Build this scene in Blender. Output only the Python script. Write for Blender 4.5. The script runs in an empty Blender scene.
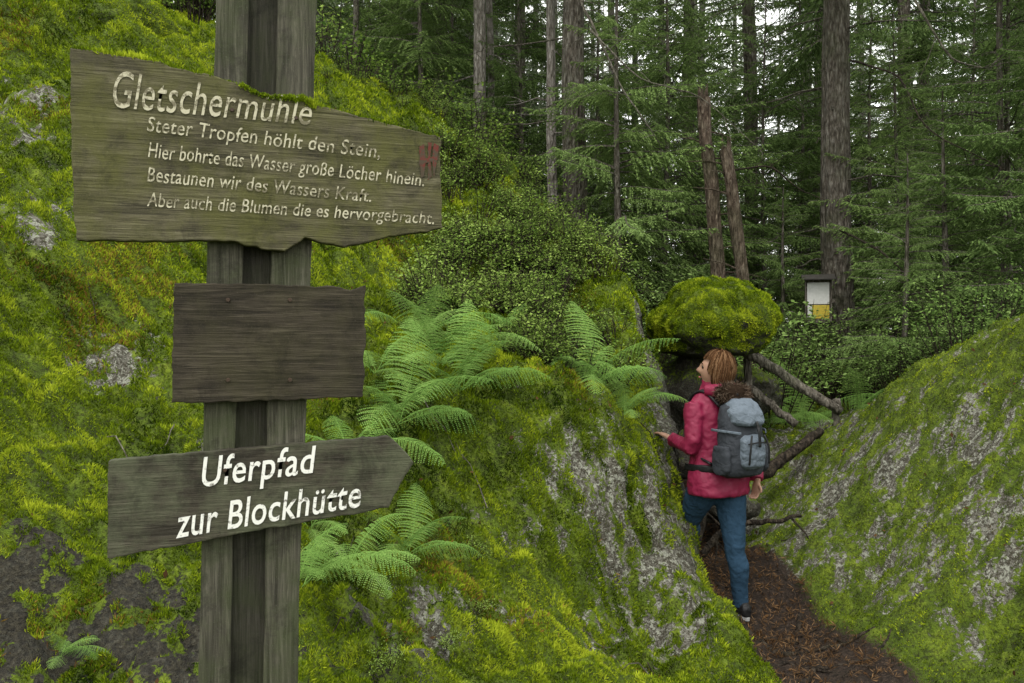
import bpy, math, random
import numpy as np
import bmesh
from mathutils import Vector, Matrix, noise as mnoise
random.seed(7); rng=np.random.default_rng(7)
scene=bpy.context.scene
FP=853.33; CZ=1.72
def P(px,py,d): return np.array([(px-512)/FP*d, d, CZ-(py-341.5)/FP*d])
# ------------------------------------------------------------------ helpers
def link(o,parent=None):
    scene.collection.objects.link(o)
    if parent is not None: o.parent=parent
    return o
def build_mesh(name,V,F,mats=None,smooth=False,attrs=None,midx=None):
    me=bpy.data.meshes.new(name)
    V=np.asarray(V,dtype=np.float32)
    if not isinstance(F,list): F=[F]
    F=[np.asarray(f,dtype=np.int32) for f in F if len(f)]
    me.vertices.add(len(V)); me.vertices.foreach_set('co',V.ravel())
    nl=sum(f.size for f in F); npoly=sum(len(f) for f in F)
    me.loops.add(nl); me.loops.foreach_set('vertex_index',np.concatenate([f.ravel() for f in F]))
    me.polygons.add(npoly)
    tot=np.concatenate([np.full(len(f),f.shape[1]) for f in F]); st=np.concatenate([[0],np.cumsum(tot)[:-1]]).astype(np.int32)
    me.polygons.foreach_set('loop_start',st)
    me.polygons.foreach_set('use_smooth',np.full(npoly,bool(smooth)))
    if mats:
        for m in mats: me.materials.append(m)
    if midx is not None: me.polygons.foreach_set('material_index',np.asarray(midx,dtype=np.int32))
    if attrs:
        for k,a in attrs.items():
            at=me.attributes.new(k,'FLOAT','POINT'); at.data.foreach_set('value',np.asarray(a,dtype=np.float32))
    me.update(calc_edges=True)
    return me
def obj(name,me,parent=None,loc=None,rot=None,scale=None):
    o=bpy.data.objects.new(name,me); link(o,parent)
    if loc is not None: o.location=loc
    if rot is not None: o.rotation_euler=rot
    if scale is not None: o.scale=scale if hasattr(scale,'__len__') else (scale,)*3
    return o
def empty(name):
    o=bpy.data.objects.new(name,None); link(o); return o
def hsh(ix,iy,seed):
    n=(ix.astype(np.int64)*374761393+iy.astype(np.int64)*668265263+seed*982451653)&0x7fffffff
    n=((n^(n>>13))*1274126177)&0x7fffffff
    n=(n^(n>>16))&0xffff
    return n/65536.0*2*np.pi
def pn(x,y,seed=0):
    x0=np.floor(x); y0=np.floor(y); fx=x-x0; fy=y-y0
    u=fx*fx*fx*(fx*(fx*6-15)+10); v=fy*fy*fy*(fy*(fy*6-15)+10)
    def g(i,j):
        a=hsh(x0+i,y0+j,seed); return np.cos(a)*(fx-i)+np.sin(a)*(fy-j)
    return ((g(0,0)*(1-u)+g(1,0)*u)*(1-v)+(g(0,1)*(1-u)+g(1,1)*u)*v)*1.5
def fbm(x,y,o=4,seed=0):
    s=0;a=1;
    for i in range(o): s=s+a*pn(x*2**i,y*2**i,seed+i*17); a*=.5
    return s
def sstep(a,b,x):
    t=np.clip((x-a)/(b-a),0,1); return t*t*(3-2*t)
# ------------------------------------------------------------------ materials
class NT:
    def __init__(s,name):
        s.m=bpy.data.materials.new(name); s.m.use_nodes=True; s.t=s.m.node_tree; s.t.nodes.clear()
        s.out=s.n('ShaderNodeOutputMaterial')
    def n(s,typ): return s.t.nodes.new(typ)
    def l(s,a,b): s.t.links.new(a,b)
    def inp(s,nd,key,v):
        if v is None: return
        if isinstance(v,bpy.types.NodeSocket): s.l(v,nd.inputs[key])
        else: nd.inputs[key].default_value=v
    def pos(s,kind='pos'):
        if kind=='pos': return s.n('ShaderNodeNewGeometry').outputs['Position']
        return s.n('ShaderNodeTexCoord').outputs['Object']
    def mapping(s,vec,scale):
        m=s.n('ShaderNodeMapping'); s.l(vec,m.inputs[0]); m.inputs['Scale'].default_value=scale; return m.outputs[0]
    def noise(s,vec,scale,detail=4,rough=.55,dist=0):
        n=s.n('ShaderNodeTexNoise'); s.l(vec,n.inputs['Vector']); n.inputs['Scale'].default_value=scale
        n.inputs['Detail'].default_value=detail; n.inputs['Roughness'].default_value=rough; n.inputs['Distortion'].default_value=dist
        return n.outputs[0]
    def vor(s,vec,scale,feature='F1'):
        n=s.n('ShaderNodeTexVoronoi'); n.feature=feature; s.l(vec,n.inputs['Vector']); n.inputs['Scale'].default_value=scale; return n.outputs[0]
    def ramp(s,fac,stops):
        r=s.n('ShaderNodeValToRGB'); s.l(fac,r.inputs[0]); e=r.color_ramp.elements
        while len(e)<len(stops): e.new(.5)
        for i,(p,c) in enumerate(stops):
            e[i].position=p; e[i].color=(c,c,c,1) if not hasattr(c,'__len__') else (*c,1)
        return r.outputs[0]
    def mix(s,f,a,b):
        m=s.n('ShaderNodeMix'); m.data_type='RGBA'
        s.inp(m,0,f)
        for k,v in ((6,a),(7,b)):
            if isinstance(v,bpy.types.NodeSocket): s.l(v,m.inputs[k])
            else: m.inputs[k].default_value=(*v,1) if len(v)==3 else v
        return m.outputs[2]
    def math(s,op,a,b=None,clamp=False):
        m=s.n('ShaderNodeMath'); m.operation=op; m.use_clamp=clamp; s.inp(m,0,a); s.inp(m,1,b); return m.outputs[0]
    def attr(s,name):
        a=s.n('ShaderNodeAttribute'); a.attribute_name=name; return a.outputs['Fac']
    def bump(s,h,strength,dist,prev=None):
        b=s.n('ShaderNodeBump'); b.inputs['Strength'].default_value=strength; b.inputs['Distance'].default_value=dist
        s.l(h,b.inputs['Height']); 
        if prev is not None: s.l(prev,b.inputs['Normal'])
        return b.outputs[0]
    def bsdf(s,col,rough=.8,spec=.3,normal=None):
        b=s.n('ShaderNodeBsdfPrincipled')
        if isinstance(col,bpy.types.NodeSocket): s.l(col,b.inputs['Base Color'])
        else: b.inputs['Base Color'].default_value=(*col,1)
        s.inp(b,'Roughness',rough); s.inp(b,'Specular IOR Level',spec)
        if normal is not None: s.l(normal,b.inputs['Normal'])
        return b.outputs[0]
    def done(s,sh): s.l(sh,s.out.inputs['Surface']); return s.m
def leaf_mat(name,c1,c2,c3=None,trans=.3,useobj=False):
    t=NT(name); v=t.attr('var'); f=t.math('ADD',t.math('MULTIPLY',v,.85),.08)
    if useobj:
        oi=t.n('ShaderNodeObjectInfo').outputs['Random']
        f=t.math('ADD',t.math('MULTIPLY',f,.66),t.math('MULTIPLY',oi,.34))
    st=[(.12,c1),(.55,c2)]
    if c3: st.append((.95,c3))
    c=t.ramp(f,st)
    d=t.n('ShaderNodeBsdfDiffuse'); t.l(c,d.inputs[0])
    if trans<=0: return t.done(d.outputs[0])
    tr=t.n('ShaderNodeBsdfTranslucent'); t.l(c,tr.inputs[0])
    mx=t.n('ShaderNodeMixShader'); mx.inputs[0].default_value=trans; t.l(d.outputs[0],mx.inputs[1]); t.l(tr.outputs[0],mx.inputs[2])
    return t.done(mx.outputs[0])
def fabric(name,c,c2=None,scale=14,bump=.5,rough=.75,spec=.25):
    t=NT(name); p=t.pos('obj')
    n=t.noise(p,scale,2,.5,.6); 
    col=t.mix(t.noise(p,30,2),c,c2 or tuple(x*.8 for x in c))
    b=t.bump(n,bump,.03)
    return t.done(t.bsdf(col,rough,spec,b))
def terrain_mat():
    t=NT('mossy_rock_ground'); p=t.pos()
    n2=t.noise(p,8,4,.68); n3=t.noise(p,48,3,.72); n4=t.noise(p,210,2,.65)
    rk=t.ramp(n2,[(.32,(.045,.04,.032)),(.5,(.105,.098,.08)),(.68,(.21,.20,.17))])
    rk=t.mix(t.ramp(n4,[(.44,0.),(.56,.8)]),rk,(.19,.18,.15))
    rk=t.mix(t.ramp(n3,[(.45,0.),(.53,.9)]),rk,(.045,.04,.026))
    lich=t.ramp(t.noise(p,30,3,.78),[(.535,0.),(.57,.85)])
    rk=t.mix(lich,rk,(.30,.305,.25))
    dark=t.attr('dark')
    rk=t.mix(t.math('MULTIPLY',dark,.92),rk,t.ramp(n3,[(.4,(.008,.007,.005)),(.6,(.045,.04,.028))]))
    ms=t.ramp(n2,[(.3,(.022,.036,.004)),(.5,(.08,.12,.009)),(.7,(.16,.21,.016))])
    ms=t.mix(t.ramp(n3,[(.35,.85),(.55,0.)]),ms,(.02,.022,.006))
    so=t.ramp(n3,[(.3,(.010,.007,.005)),(.55,(.03,.02,.014)),(.78,(.08,.055,.04))])
    mo=t.attr('moss'); soil=t.attr('soil')
    f=t.math('ADD',mo,t.math('MULTIPLY',t.math('SUBTRACT',n3,.5),1.6))
    f=t.math('ADD',f,t.math('MULTIPLY',t.math('SUBTRACT',n2,.5),1.2))
    fm=t.ramp(f,[(.40,0.),(.54,1.)])
    c=t.mix(fm,rk,ms)
    fs=t.ramp(t.math('ADD',soil,t.math('MULTIPLY',t.math('SUBTRACT',n3,.5),.8)),[(.42,0.),(.58,1.)])
    c=t.mix(fs,c,so)
    h=t.math('ADD',t.math('MULTIPLY',n2,.06),t.math('ADD',t.math('MULTIPLY',n3,.028),t.math('MULTIPLY',n4,.007)))
    return t.done(t.bsdf(c,.85,.2,t.bump(h,1.0,1.0)))
M_ter=terrain_mat()
M_moss=leaf_mat('moss_green',(.016,.032,.003),(.145,.21,.009),(.38,.44,.03),trans=.2)
M_mossb=leaf_mat('moss_brown',(.05,.03,.008),(.16,.09,.02),(.26,.17,.04),trans=0)
M_fern=leaf_mat('fern_green',(.08,.17,.035),(.20,.34,.08),(.34,.47,.15),trans=.35)
M_bil=leaf_mat('bilberry_green',(.05,.10,.018),(.16,.24,.045),(.32,.42,.11),trans=.3,useobj=True)
M_leaf=leaf_mat('broadleaf_green',(.07,.13,.03),(.19,.29,.075),(.33,.45,.16),trans=.35,useobj=True)
M_spr=leaf_mat('spruce_needles',(.035,.058,.02),(.09,.135,.045),(.17,.24,.08),trans=.2,useobj=True)
M_spry=leaf_mat('young_spruce_needles',(.05,.085,.025),(.13,.195,.06),(.23,.32,.10),trans=.25,useobj=True)
M_spr2=leaf_mat('spruce_needles_far_haze',(.14,.18,.10),(.22,.275,.16),(.33,.38,.25),trans=.25,useobj=True)  # distance haze painted in: needles made paler and greyer
M_lit=leaf_mat('leaf_litter_brown',(.03,.015,.008),(.09,.05,.022),(.20,.12,.06),trans=0)
def bark_mat(name,c1,c2,c3,green=.35):
    t=NT(name); p=t.pos(); q=t.mapping(p,(1,1,.25))
    n=t.noise(q,38,3,.7,.4); n2=t.noise(p,3,2); v=t.vor(q,30)
    c=t.ramp(n,[(.34,c1),(.5,c2),(.66,c3)])
    c=t.mix(t.ramp(n2,[(.45,0.),(.7,green)]),c,(.08,.10,.045))
    c=t.mix(t.ramp(v,[(.0,.0),(.6,.45)]),c,tuple(x*.4 for x in c1))
    return t.done(t.bsdf(c,.9,.15,t.bump(t.math('ADD',n,v),1.,.035)))
M_bark=bark_mat('spruce_bark',(.045,.036,.028),(.13,.112,.092),(.25,.23,.20))
M_bark2=bark_mat('pale_bark',(.11,.095,.08),(.28,.25,.22),(.46,.43,.40),.15)
M_barkf=bark_mat('far_bark_haze',(.13,.12,.105),(.21,.195,.17),(.30,.28,.26),.2)  # bark lightened for far trees, mist put into its colour
M_bark3=bark_mat('snag_bark',(.035,.022,.016),(.11,.08,.06),(.21,.17,.13),.3)
M_log=bark_mat('log_wood',(.05,.042,.035),(.17,.15,.12),(.30,.27,.23),.3)
M_logd=bark_mat('dark_root_wood',(.012,.009,.007),(.04,.03,.022),(.09,.07,.05),.1)
def wood_mat(name,c1,c2,c3,green,gamt,axis=0,streak=.5,blot=.5):
    t=NT(name); p=t.pos('obj')
    sc=[70,70,70]; sc[axis]=2.6
    n=t.noise(t.mapping(p,tuple(sc)),1.6,7,.72,1.6)
    sc2=[16,16,16]; sc2[axis]=1.3
    n2=t.noise(t.mapping(p,tuple(sc2)),1.,4,.6,1.8); n3=t.noise(p,7,5,.7); n4=t.noise(p,260,3,.7); n5=t.noise(p,11,5,.75,.5)
    c=t.ramp(n,[(.32,c1),(.5,c2),(.7,c3)])
    c=t.mix(t.ramp(n2,[(.40,streak),(.50,0.)]),c,tuple(x*.3 for x in c1))
    c=t.mix(t.ramp(n3,[(.42,0.),(.62,gamt)]),c,green)
    c=t.mix(t.ramp(n5,[(.50,0.),(.66,blot)]),c,tuple(x*.45 for x in c1))
    c=t.mix(t.ramp(n4,[(.58,0.),(.70,.45)]),c,c3)
    b=t.bump(n,.9,.005); b=t.bump(n2,.6,.005,b); b=t.bump(n4,.5,.0015,b)
    return t.done(t.bsdf(c,.85,.2,b))
M_b1=wood_mat('weathered_board',(.032,.028,.017),(.095,.085,.050),(.18,.165,.10),(.085,.085,.024),.8)
M_b2=wood_mat('dark_weathered_board',(.016,.013,.009),(.044,.036,.025),(.10,.085,.06),(.045,.042,.018),.45)
M_b3=wood_mat('arrow_board',(.020,.017,.012),(.05,.043,.031),(.11,.10,.075),(.10,.11,.065),.65)
M_post=wood_mat('post_wood',(.025,.023,.017),(.070,.065,.048),(.14,.132,.102),(.045,.06,.02),.55,axis=2)
M_postd=wood_mat('post_wood_dark',(.014,.012,.009),(.036,.033,.025),(.07,.065,.052),(.03,.038,.014),.5,axis=2)
def paint_mat(name,c,wear,under):
    t=NT(name); p=t.pos('obj'); q=t.mapping(p,(2.5,40,40))
    n=t.noise(p,110,4,.75); n2=t.noise(q,1.5,4)
    f=t.math('ADD',t.math('MULTIPLY',n,.55),t.math('MULTIPLY',n2,.45))
    c=t.mix(t.ramp(f,[(wear,0.),(wear+.08,1.)]),under,c)
    return t.done(t.bsdf(c,.7,.3))
M_p1=paint_mat('worn_cream_paint',(.43,.40,.29),.45,(.13,.115,.07))
M_p2=paint_mat('white_paint',(.66,.65,.61),.38,(.15,.14,.12))
M_pr=paint_mat('worn_red_paint',(.10,.014,.008),.49,(.05,.035,.02))
# ------------------------------------------------------------------ TERRAIN
def mq(ctrl,c=.35,lam=1e-3):
    A=np.array(ctrl,float); X=A[:,:2]; z=A[:,2]
    D=np.sqrt(((X[:,None]-X[None])**2).sum(-1)+c*c)
    n=len(X); Pm=np.c_[np.ones(n),X]
    K=np.block([[-D+lam*np.eye(n)*-1,Pm],[Pm.T,np.zeros((3,3))]])
    w=np.linalg.solve(K,np.r_[z,0,0,0])
    def f(x,y):
        r=np.zeros_like(x)
        for i in range(n): r-=w[i]*np.sqrt((x-X[i,0])**2+(y-X[i,1])**2+c*c)
        return r+w[n]+w[n+1]*x+w[n+2]*y
    return f
hillc=[tuple(P(*q)) for q in [(60,0,7.5),(200,45,8),(320,75,8.4),(430,130,8.8),(500,188,8.4),(600,262,7.2),(640,292,6.6),
 (500,450,4.8),(400,600,3.8),(600,480,5.0),(620,560,4.9),(700,620,4.75),(600,400,5.7),(640,350,6.15),(560,300,6.7),(560,350,6.1),
 (450,250,7.2),(350,350,5.6),(100,350,4.8),(100,500,3.9),(50,150,6),(0,60,6.8),(0,683,3),(200,683,2.95),(400,683,3.35),(600,683,4.0),
 (770,662,4.6),(650,470,5.3),(652,430,5.55),(300,250,6.5),(200,200,6.2),(250,500,4.1),(450,350,5.6),(500,560,4.4)]]
hillc+=[(1.12,5.3,.42),(.92,5.9,1.7),(.95,6.5,2.05),(1.0,7.5,2.2),(0,0,.05),(-1,1,.15),(-.6,2,.25),(1,2,-.05),(-2,1.2,.5),(-3,2.5,1.6),(-4.5,4,3.4),
 (-8,6,6),(-8,0,4),(0,12,3.6),(-4,12,5.0),(.8,11,3.1),(-10,14,6.5),(0,20,4.0),(-12,25,7),(0,40,5),(-20,40,8),(0,-8,0),(-8,-8,2),(-20,-10,5),(2,9,2.3)]
lowc=[(1.6,4.3,0),(1.5,3,0),(1.4,5.3,.0),(1.6,5.4,.0),(1.25,5.75,.18),(1.5,6.3,.15),(1.55,7.2,.4),(1.7,8.5,.85),(2.4,9.2,.9),(0,0,.05),(1.5,1,0),(3,0,.3)]
lowc+=[tuple(P(*q)) for q in [(830,430,7.4),(900,388,6.5),(960,362,6.),(1024,341,5.5),(900,600,4.9),(1000,655,4.2),(1024,500,4.7),(850,500,5.9),(780,505,6.7),(765,600,5.5),(880,670,4.4),(960,430,5.5)]]
lowc+=[(5,6,2.0),(6,3,2.4),(5,8,1.4),(4.2,11,.95),(2,12,1.2),(8,12,.8),(5,20,1.2),(15,20,1.2),(5,40,2),(25,40,2),(3,8.3,.9),(10,0,2.5),(0,-8,0),(10,-10,1),(20,5,2)]
fh=mq(hillc); fl=mq(lowc)
def axis(a,b,step,lo,hi,g=1.09):
    c=list(np.arange(a,b,step)); s=step; x=c[-1]
    while x<hi: s=min(s*g,25); x+=s; c.append(x)
    s=step; x=a; pre=[]
    while x>lo: s=min(s*g,25); x-=s; pre.append(x)
    return np.array(pre[::-1]+c)
gx=axis(-4.2,4.2,.022,-350,350); gy=axis(2.4,9.2,.024,-200,500)
GX,GY=np.meshgrid(gx,gy)
def xc(y): return np.interp(y,[-5,3,4.6,5.0,5.3,5.7,6.5,7.5,9,12,20,60],[1.2,1.32,1.42,1.35,1.26,1.10,1.06,1.15,1.3,1.6,2.5,6])
def wc(y): return np.interp(y,[0,4.6,5.4,5.8,7.5,9,14,40],[.3,.08,.05,.045,.08,.35,1.5,6])
def height(x,y):
    cx=np.clip(x,-25,30); cy=np.clip(y,-15,50)
    s=1/(1+np.exp(-np.clip((xc(cy)+.06*fbm(y*2.2,x*0+3,2,5)-cx)/wc(cy),-40,40)))
    a=fl(cx,cy); b=fh(cx,cy)
    return a+(b-a)*s, s
H,S=height(GX,GY)
soil=np.exp(-((GX-np.interp(GY,[2,4.3,5.3,6.3,7.5,9],[1.5,1.68,1.55,1.45,1.6,1.9]))/np.interp(GY,[3,5,5.6,6.3],[.42,.34,.38,.3]))**4)*sstep(9.5,8,GY)*(GY>-3)
leftm=S
dzdx=np.gradient(H,gx,axis=1); dzdy=np.gradient(H,gy,axis=0); slope=np.sqrt(dzdx**2+dzdy**2)
nz=fbm(GX*2.2,GY*2.2,4,55); nz2=fbm(GX*5,GY*5,4,66); nz3=fbm(GX*16,GY*16,3,67)
def blob(x,y,r,ry=None,rot=0):
    ry=ry or r; dx=GX-x; dy=GY-y; c,s_=math.cos(rot),math.sin(rot); u=dx*c+dy*s_; v=-dx*s_+dy*c
    return np.exp(-((u/r)**2+(v/ry)**2))
rockb=blob(-1.75,3.15,.75,.42)*1.2+blob(-1.1,3.0,.5,.3)*.9+blob(-2.2,4.75,.22,.3)*.9+blob(-1.45,4.5,.14,.3)*.8+blob(-.42,3.6,.22,.3)*.85+blob(.30,4.85,.2,.55,-.9)*.6+blob(.78,4.95,.2,.4)*.66+blob(.55,4.4,.2,.4,-.6)*.6+blob(1.0,4.7,.15,.3)*.5+blob(1.05,5.6,.14,.6)*1.1+blob(-3.5,6.0,.3,.5)*.75+blob(-2.9,5.2,.18,.35)*.7+blob(-.1,4.1,.15,.25)*.5
moss=.93-rockb*(.65+.9*nz2+.9*nz3)-sstep(2.4,4.8,slope)*.7
rr=(1-leftm)*sstep(.05,.25,H)*(GY<9)
mr=.60+.42*nz+.45*nz2+.5*nz3+.35*sstep(1.0,1.6,H)
moss=moss*(1-rr)+mr*rr
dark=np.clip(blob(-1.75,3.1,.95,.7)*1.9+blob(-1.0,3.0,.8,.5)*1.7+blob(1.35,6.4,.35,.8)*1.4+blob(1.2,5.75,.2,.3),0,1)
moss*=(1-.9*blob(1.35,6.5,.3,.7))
moss=np.clip(moss,0,1)
big=.15*fbm(GX*.9,GY*.9,3,1)
lump=.13*np.abs(fbm(GX*2.2,GY*2.2,3,9))
mossl=(.062*np.abs(fbm(GX*6.,GY*6.,3,21))+.018*fbm(GX*20,GY*20,2,33))
calm=1-.75*np.clip(soil,0,1)
rockf=(.06*(.35-np.abs(fbm(GX*3.2+GY*.8,GY*3.2,4,121)))+.014*fbm(GX*13,GY*13,3,122))*(1-moss*.6)
H=H+(big*leftm*sstep(.8,2.5,H)+lump*leftm*1.2+.07*fbm(GX*1.8,GY*1.8,4,77)*(1-leftm)+mossl*(.3+.7*moss)+rockf)*calm+.012*fbm(GX*9,GY*9,3,131)*(1-calm)
far=sstep(9,14,GY); H+=far*.25*fbm(GX*.35,GY*.35,4,4)
HX=GX.copy(); cl=sstep(1.2,3,slope)*(np.abs(GX)<5)
HX=GX+cl*.07*fbm(GY*5,H*5,3,88); HY=GY+cl*.05*fbm(GX*5+9,H*5,3,99)
ny,nx=H.shape
TV=np.c_[HX.ravel(),HY.ravel(),H.ravel()]
ii=np.arange(ny*nx).reshape(ny,nx)
TF=np.c_[ii[:-1,:-1].ravel(),ii[:-1,1:].ravel(),ii[1:,1:].ravel(),ii[1:,:-1].ravel()]
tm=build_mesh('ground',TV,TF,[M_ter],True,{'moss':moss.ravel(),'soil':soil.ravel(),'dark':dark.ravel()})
obj('ground',tm)
def T(x,y):
    i=int(np.clip(np.searchsorted(gx,x)-1,0,nx-2)); j=int(np.clip(np.searchsorted(gy,y)-1,0,ny-2))
    u=(x-gx[i])/(gx[i+1]-gx[i]); v=(y-gy[j])/(gy[j+1]-gy[j])
    return float(H[j,i]*(1-u)*(1-v)+H[j,i+1]*u*(1-v)+H[j+1,i]*(1-u)*v+H[j+1,i+1]*u*v)
# ------------------------------------------------------------------ geometry primitives
def nrm(a): return a/np.maximum(np.linalg.norm(a,axis=-1,keepdims=True),1e-9)
def kites(Pp,D,Sd,L,W,w0=.4):
    L=np.asarray(L)[:,None]; W=np.asarray(W)[:,None]
    a=Pp; b=Pp+D*L*w0+Sd*W*.5; c=Pp+D*L; d=Pp+D*L*w0-Sd*W*.5
    V=np.stack([a,b,c,d],1).reshape(-1,3); n=len(Pp)
    return V,np.arange(n*4).reshape(n,4)
class Acc:
    def __init__(s): s.V=[];s.F=[];s.v=[];s.m=[];s.n=0
    def add(s,V,F,var=None,m=0):
        F=np.asarray(F); s.V.append(V); s.F.append(F+s.n); s.n+=len(V)
        s.v.append(np.full(len(V),.5) if var is None else var); s.m.append(np.full(len(F),m))
    def mesh(s,name,mats,smooth=False):
        F=s.F; out=[];mi=[]
        for k in sorted(set(f.shape[1] for f in F)):
            out.append(np.concatenate([f for f in F if f.shape[1]==k])); mi.append(np.concatenate([m for f,m in zip(F,s.m) if f.shape[1]==k]))
        return build_mesh(name,np.concatenate(s.V),out,mats,smooth,{'var':np.concatenate(s.v)},np.concatenate(mi))
def rnd_dirs(n): return nrm(rng.normal(size=(n,3)))
def tube(pts,rad,n=10,cap=True,jit=0,hint=(0,0,1),sq=None):
    pts=np.array(pts,float); m=len(pts)
    rad=[(r,r) if not hasattr(r,'__len__') else r for r in rad]
    T_=np.gradient(pts,axis=0); T_=nrm(T_); V=[]
    u=np.cross(T_[0],hint); 
    if np.linalg.norm(u)<1e-3: u=np.cross(T_[0],(1,0,0))
    u=u/np.linalg.norm(u)
    a=np.linspace(0,2*np.pi,n,endpoint=False); ca,sa=np.cos(a),np.sin(a)
    if sq: ca=np.sign(ca)*np.abs(ca)**sq; sa=np.sign(sa)*np.abs(sa)**sq
    for i in range(m):
        u=u-T_[i]*np.dot(u,T_[i]); u/=np.linalg.norm(u); v=np.cross(T_[i],u)
        j=1+jit*rng.normal(size=n) if jit else 1
        V.append(pts[i]+(ca*rad[i][0]*j)[:,None]*u+(sa*rad[i][1]*j)[:,None]*v)
    V=np.concatenate(V); F=[]
    k=np.arange(n); k2=(k+1)%n
    for i in range(m-1): F.append(np.c_[i*n+k,i*n+k2,(i+1)*n+k2,(i+1)*n+k])
    if cap:
        V=np.r_[V,[pts[0]],[pts[-1]]]; c0=m*n; c1=c0+1
        tri=np.r_[np.c_[k2,k,np.full(n,c0)],np.c_[(m-1)*n+k,(m-1)*n+k2,np.full(n,c1)]]
        return V,np.concatenate(F),tri
    return V,np.concatenate(F),np.zeros((0,3),int)
def addtube(acc,*a,m=0,**k):
    V,F,tr=tube(*a,**k); base=acc.n
    acc.V.append(V); acc.F.append(F+base); acc.m.append(np.full(len(F),m)); acc.v.append(np.full(len(V),.5))
    if len(tr): acc.F.append(tr+base); acc.m.append(np.full(len(tr),m))
    acc.n+=len(V)
# ------------------------------------------------------------------ instancing
def srccol(name,meshes):
    c=bpy.data.collections.new(name)
    for i,me in enumerate(meshes): c.objects.link(bpy.data.objects.new(me.name,me))
    return c
def eulers(N):
    n=len(N); N=nrm(N); r=rnd_dirs(n); X=nrm(r-N*(r*N).sum(1,keepdims=True)); Y=np.cross(N,X)
    return np.c_[np.arctan2(Y[:,2],N[:,2]),-np.arcsin(np.clip(X[:,2],-1,1)),np.arctan2(X[:,1],X[:,0])]
def instancer(name,pts,rot,scl,col,nk):
    n=len(pts)
    me=bpy.data.meshes.new(name); me.vertices.add(n); me.vertices.foreach_set('co',np.asarray(pts,np.float32).ravel())
    a=me.attributes.new('rot','FLOAT_VECTOR','POINT'); a.data.foreach_set('vector',np.asarray(rot,np.float32).ravel())
    a=me.attributes.new('scl','FLOAT','POINT'); a.data.foreach_set('value',np.asarray(scl,np.float32))
    a=me.attributes.new('idx','INT','POINT'); a.data.foreach_set('value',rng.integers(0,nk,n).astype(np.int32))
    o=obj(name,me)
    g=bpy.data.node_groups.new(name+'_gn','GeometryNodeTree')
    g.interface.new_socket('Geometry',in_out='INPUT',socket_type='NodeSocketGeometry'); g.interface.new_socket('Geometry',in_out='OUTPUT',socket_type='NodeSocketGeometry')
    gi=g.nodes.new('NodeGroupInput'); go=g.nodes.new('NodeGroupOutput'); ip=g.nodes.new('GeometryNodeInstanceOnPoints')
    ci=g.nodes.new('GeometryNodeCollectionInfo'); ci.inputs['Collection'].default_value=col; ci.inputs['Separate Children'].default_value=True; ci.inputs['Reset Children'].default_value=True
    def na(nm,dt):
        x=g.nodes.new('GeometryNodeInputNamedAttribute'); x.data_type=dt; x.inputs['Name'].default_value=nm
        return [s for s in x.outputs if s.enabled and s.name=='Attribute'][0]
    L=g.links.new
    L(gi.outputs[0],ip.inputs['Points']); L(ci.outputs[0],ip.inputs['Instance']); ip.inputs['Pick Instance'].default_value=True
    L(na('idx','INT'),ip.inputs['Instance Index']); L(na('rot','FLOAT_VECTOR'),ip.inputs['Rotation']); L(na('scl','FLOAT'),ip.inputs['Scale'])
    L(ip.outputs[0],go.inputs[0])
    md=o.modifiers.new('scatter','NODES'); md.node_group=g
    return o
v0=TV[TF[:,0]];v1=TV[TF[:,1]];v2=TV[TF[:,2]];v3=TV[TF[:,3]]
FC=(v0+v1+v2+v3)/4; FN=np.cross(v2-v0,v3-v1); FA=np.linalg.norm(FN,axis=1)/2; FN=nrm(FN)
fm_=moss.ravel()[TF].mean(1); fsoil=soil.ravel()[TF].mean(1); fleft=leftm.ravel()[TF].mean(1)
def sample(weight,n):
    w=weight*FA; c=np.cumsum(w); c/=c[-1]; f=np.searchsorted(c,rng.random(n)); f=np.clip(f,0,len(FA)-1)
    u=rng.random((n,1)); v=rng.random((n,1))
    p=(v0[f]*(1-u)+v1[f]*u)*(1-v)+(v3[f]*(1-u)+v2[f]*u)*v
    return p,FN[f],f
shade_spots=[]
def blades(name,p,n_,L,W,mat=None,upw=.5,shift=0.,parent=None):
    m=len(p); x,y,z=p[:,0],p[:,1],p[:,2]
    cl=fbm(x*11+z*5,y*11,3,301); cb=fbm(x*1.6+z,y*1.6,3,302); cm=fbm(x*4.5,y*4.5+z*2,2,303)
    D=nrm(n_*(1-upw)+np.array([0,0,upw])+rng.normal(size=(m,3))*.42)
    Sd=nrm(np.cross(D,rnd_dirs(m)))
    Ls=L*np.clip(1+.9*cl,.3,2.1)*rng.uniform(.6,1.3,m); Ws=W*rng.uniform(.7,1.3,m)
    var=np.clip(.47+.32*cb+.36*cm+.42*cl+rng.normal(size=m)*.14+shift,0,1)
    V,F=kites(p-n_*.004,D,Sd,Ls,Ws,.5)
    me=build_mesh(name,V,F,[mat or M_moss],False,{'var':np.repeat(var,4)}); return obj(name,me,parent)
vis=(FC[:,1]>2.5)&(FC[:,1]<10)&(np.abs(FC[:,0])<.62*FC[:,1]+.6)
nfb=fbm(FC[:,0]*1.1+14,FC[:,1]*1.1,3,92)
wn=vis*sstep(.45,.62,fm_+.5*fbm(FC[:,0]*14,FC[:,1]*14,2,8))*(1-sstep(.3,.6,fsoil))
wd=np.clip(4.5/np.maximum(FC[:,1],1),.3,1.6)**2
p,n_,f=sample(wn*wd*(fleft>.5),950000)
lod=np.clip(p[:,1]/4.6,.7,2.)
fern_shade=-.28*np.exp(-(((p[:,0]+.55)/.55)**2+((p[:,1]-4.9)/.7)**2))-.25*np.exp(-(((p[:,0]+.7)/.35)**2+((p[:,1]-3.6)/.4)**2))-.22*np.exp(-(((p[:,0]-.3)/.6)**2+((p[:,1]-6.3)/.8)**2))  # painted shade: moss colour darkened under and around ferns and bushes
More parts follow.
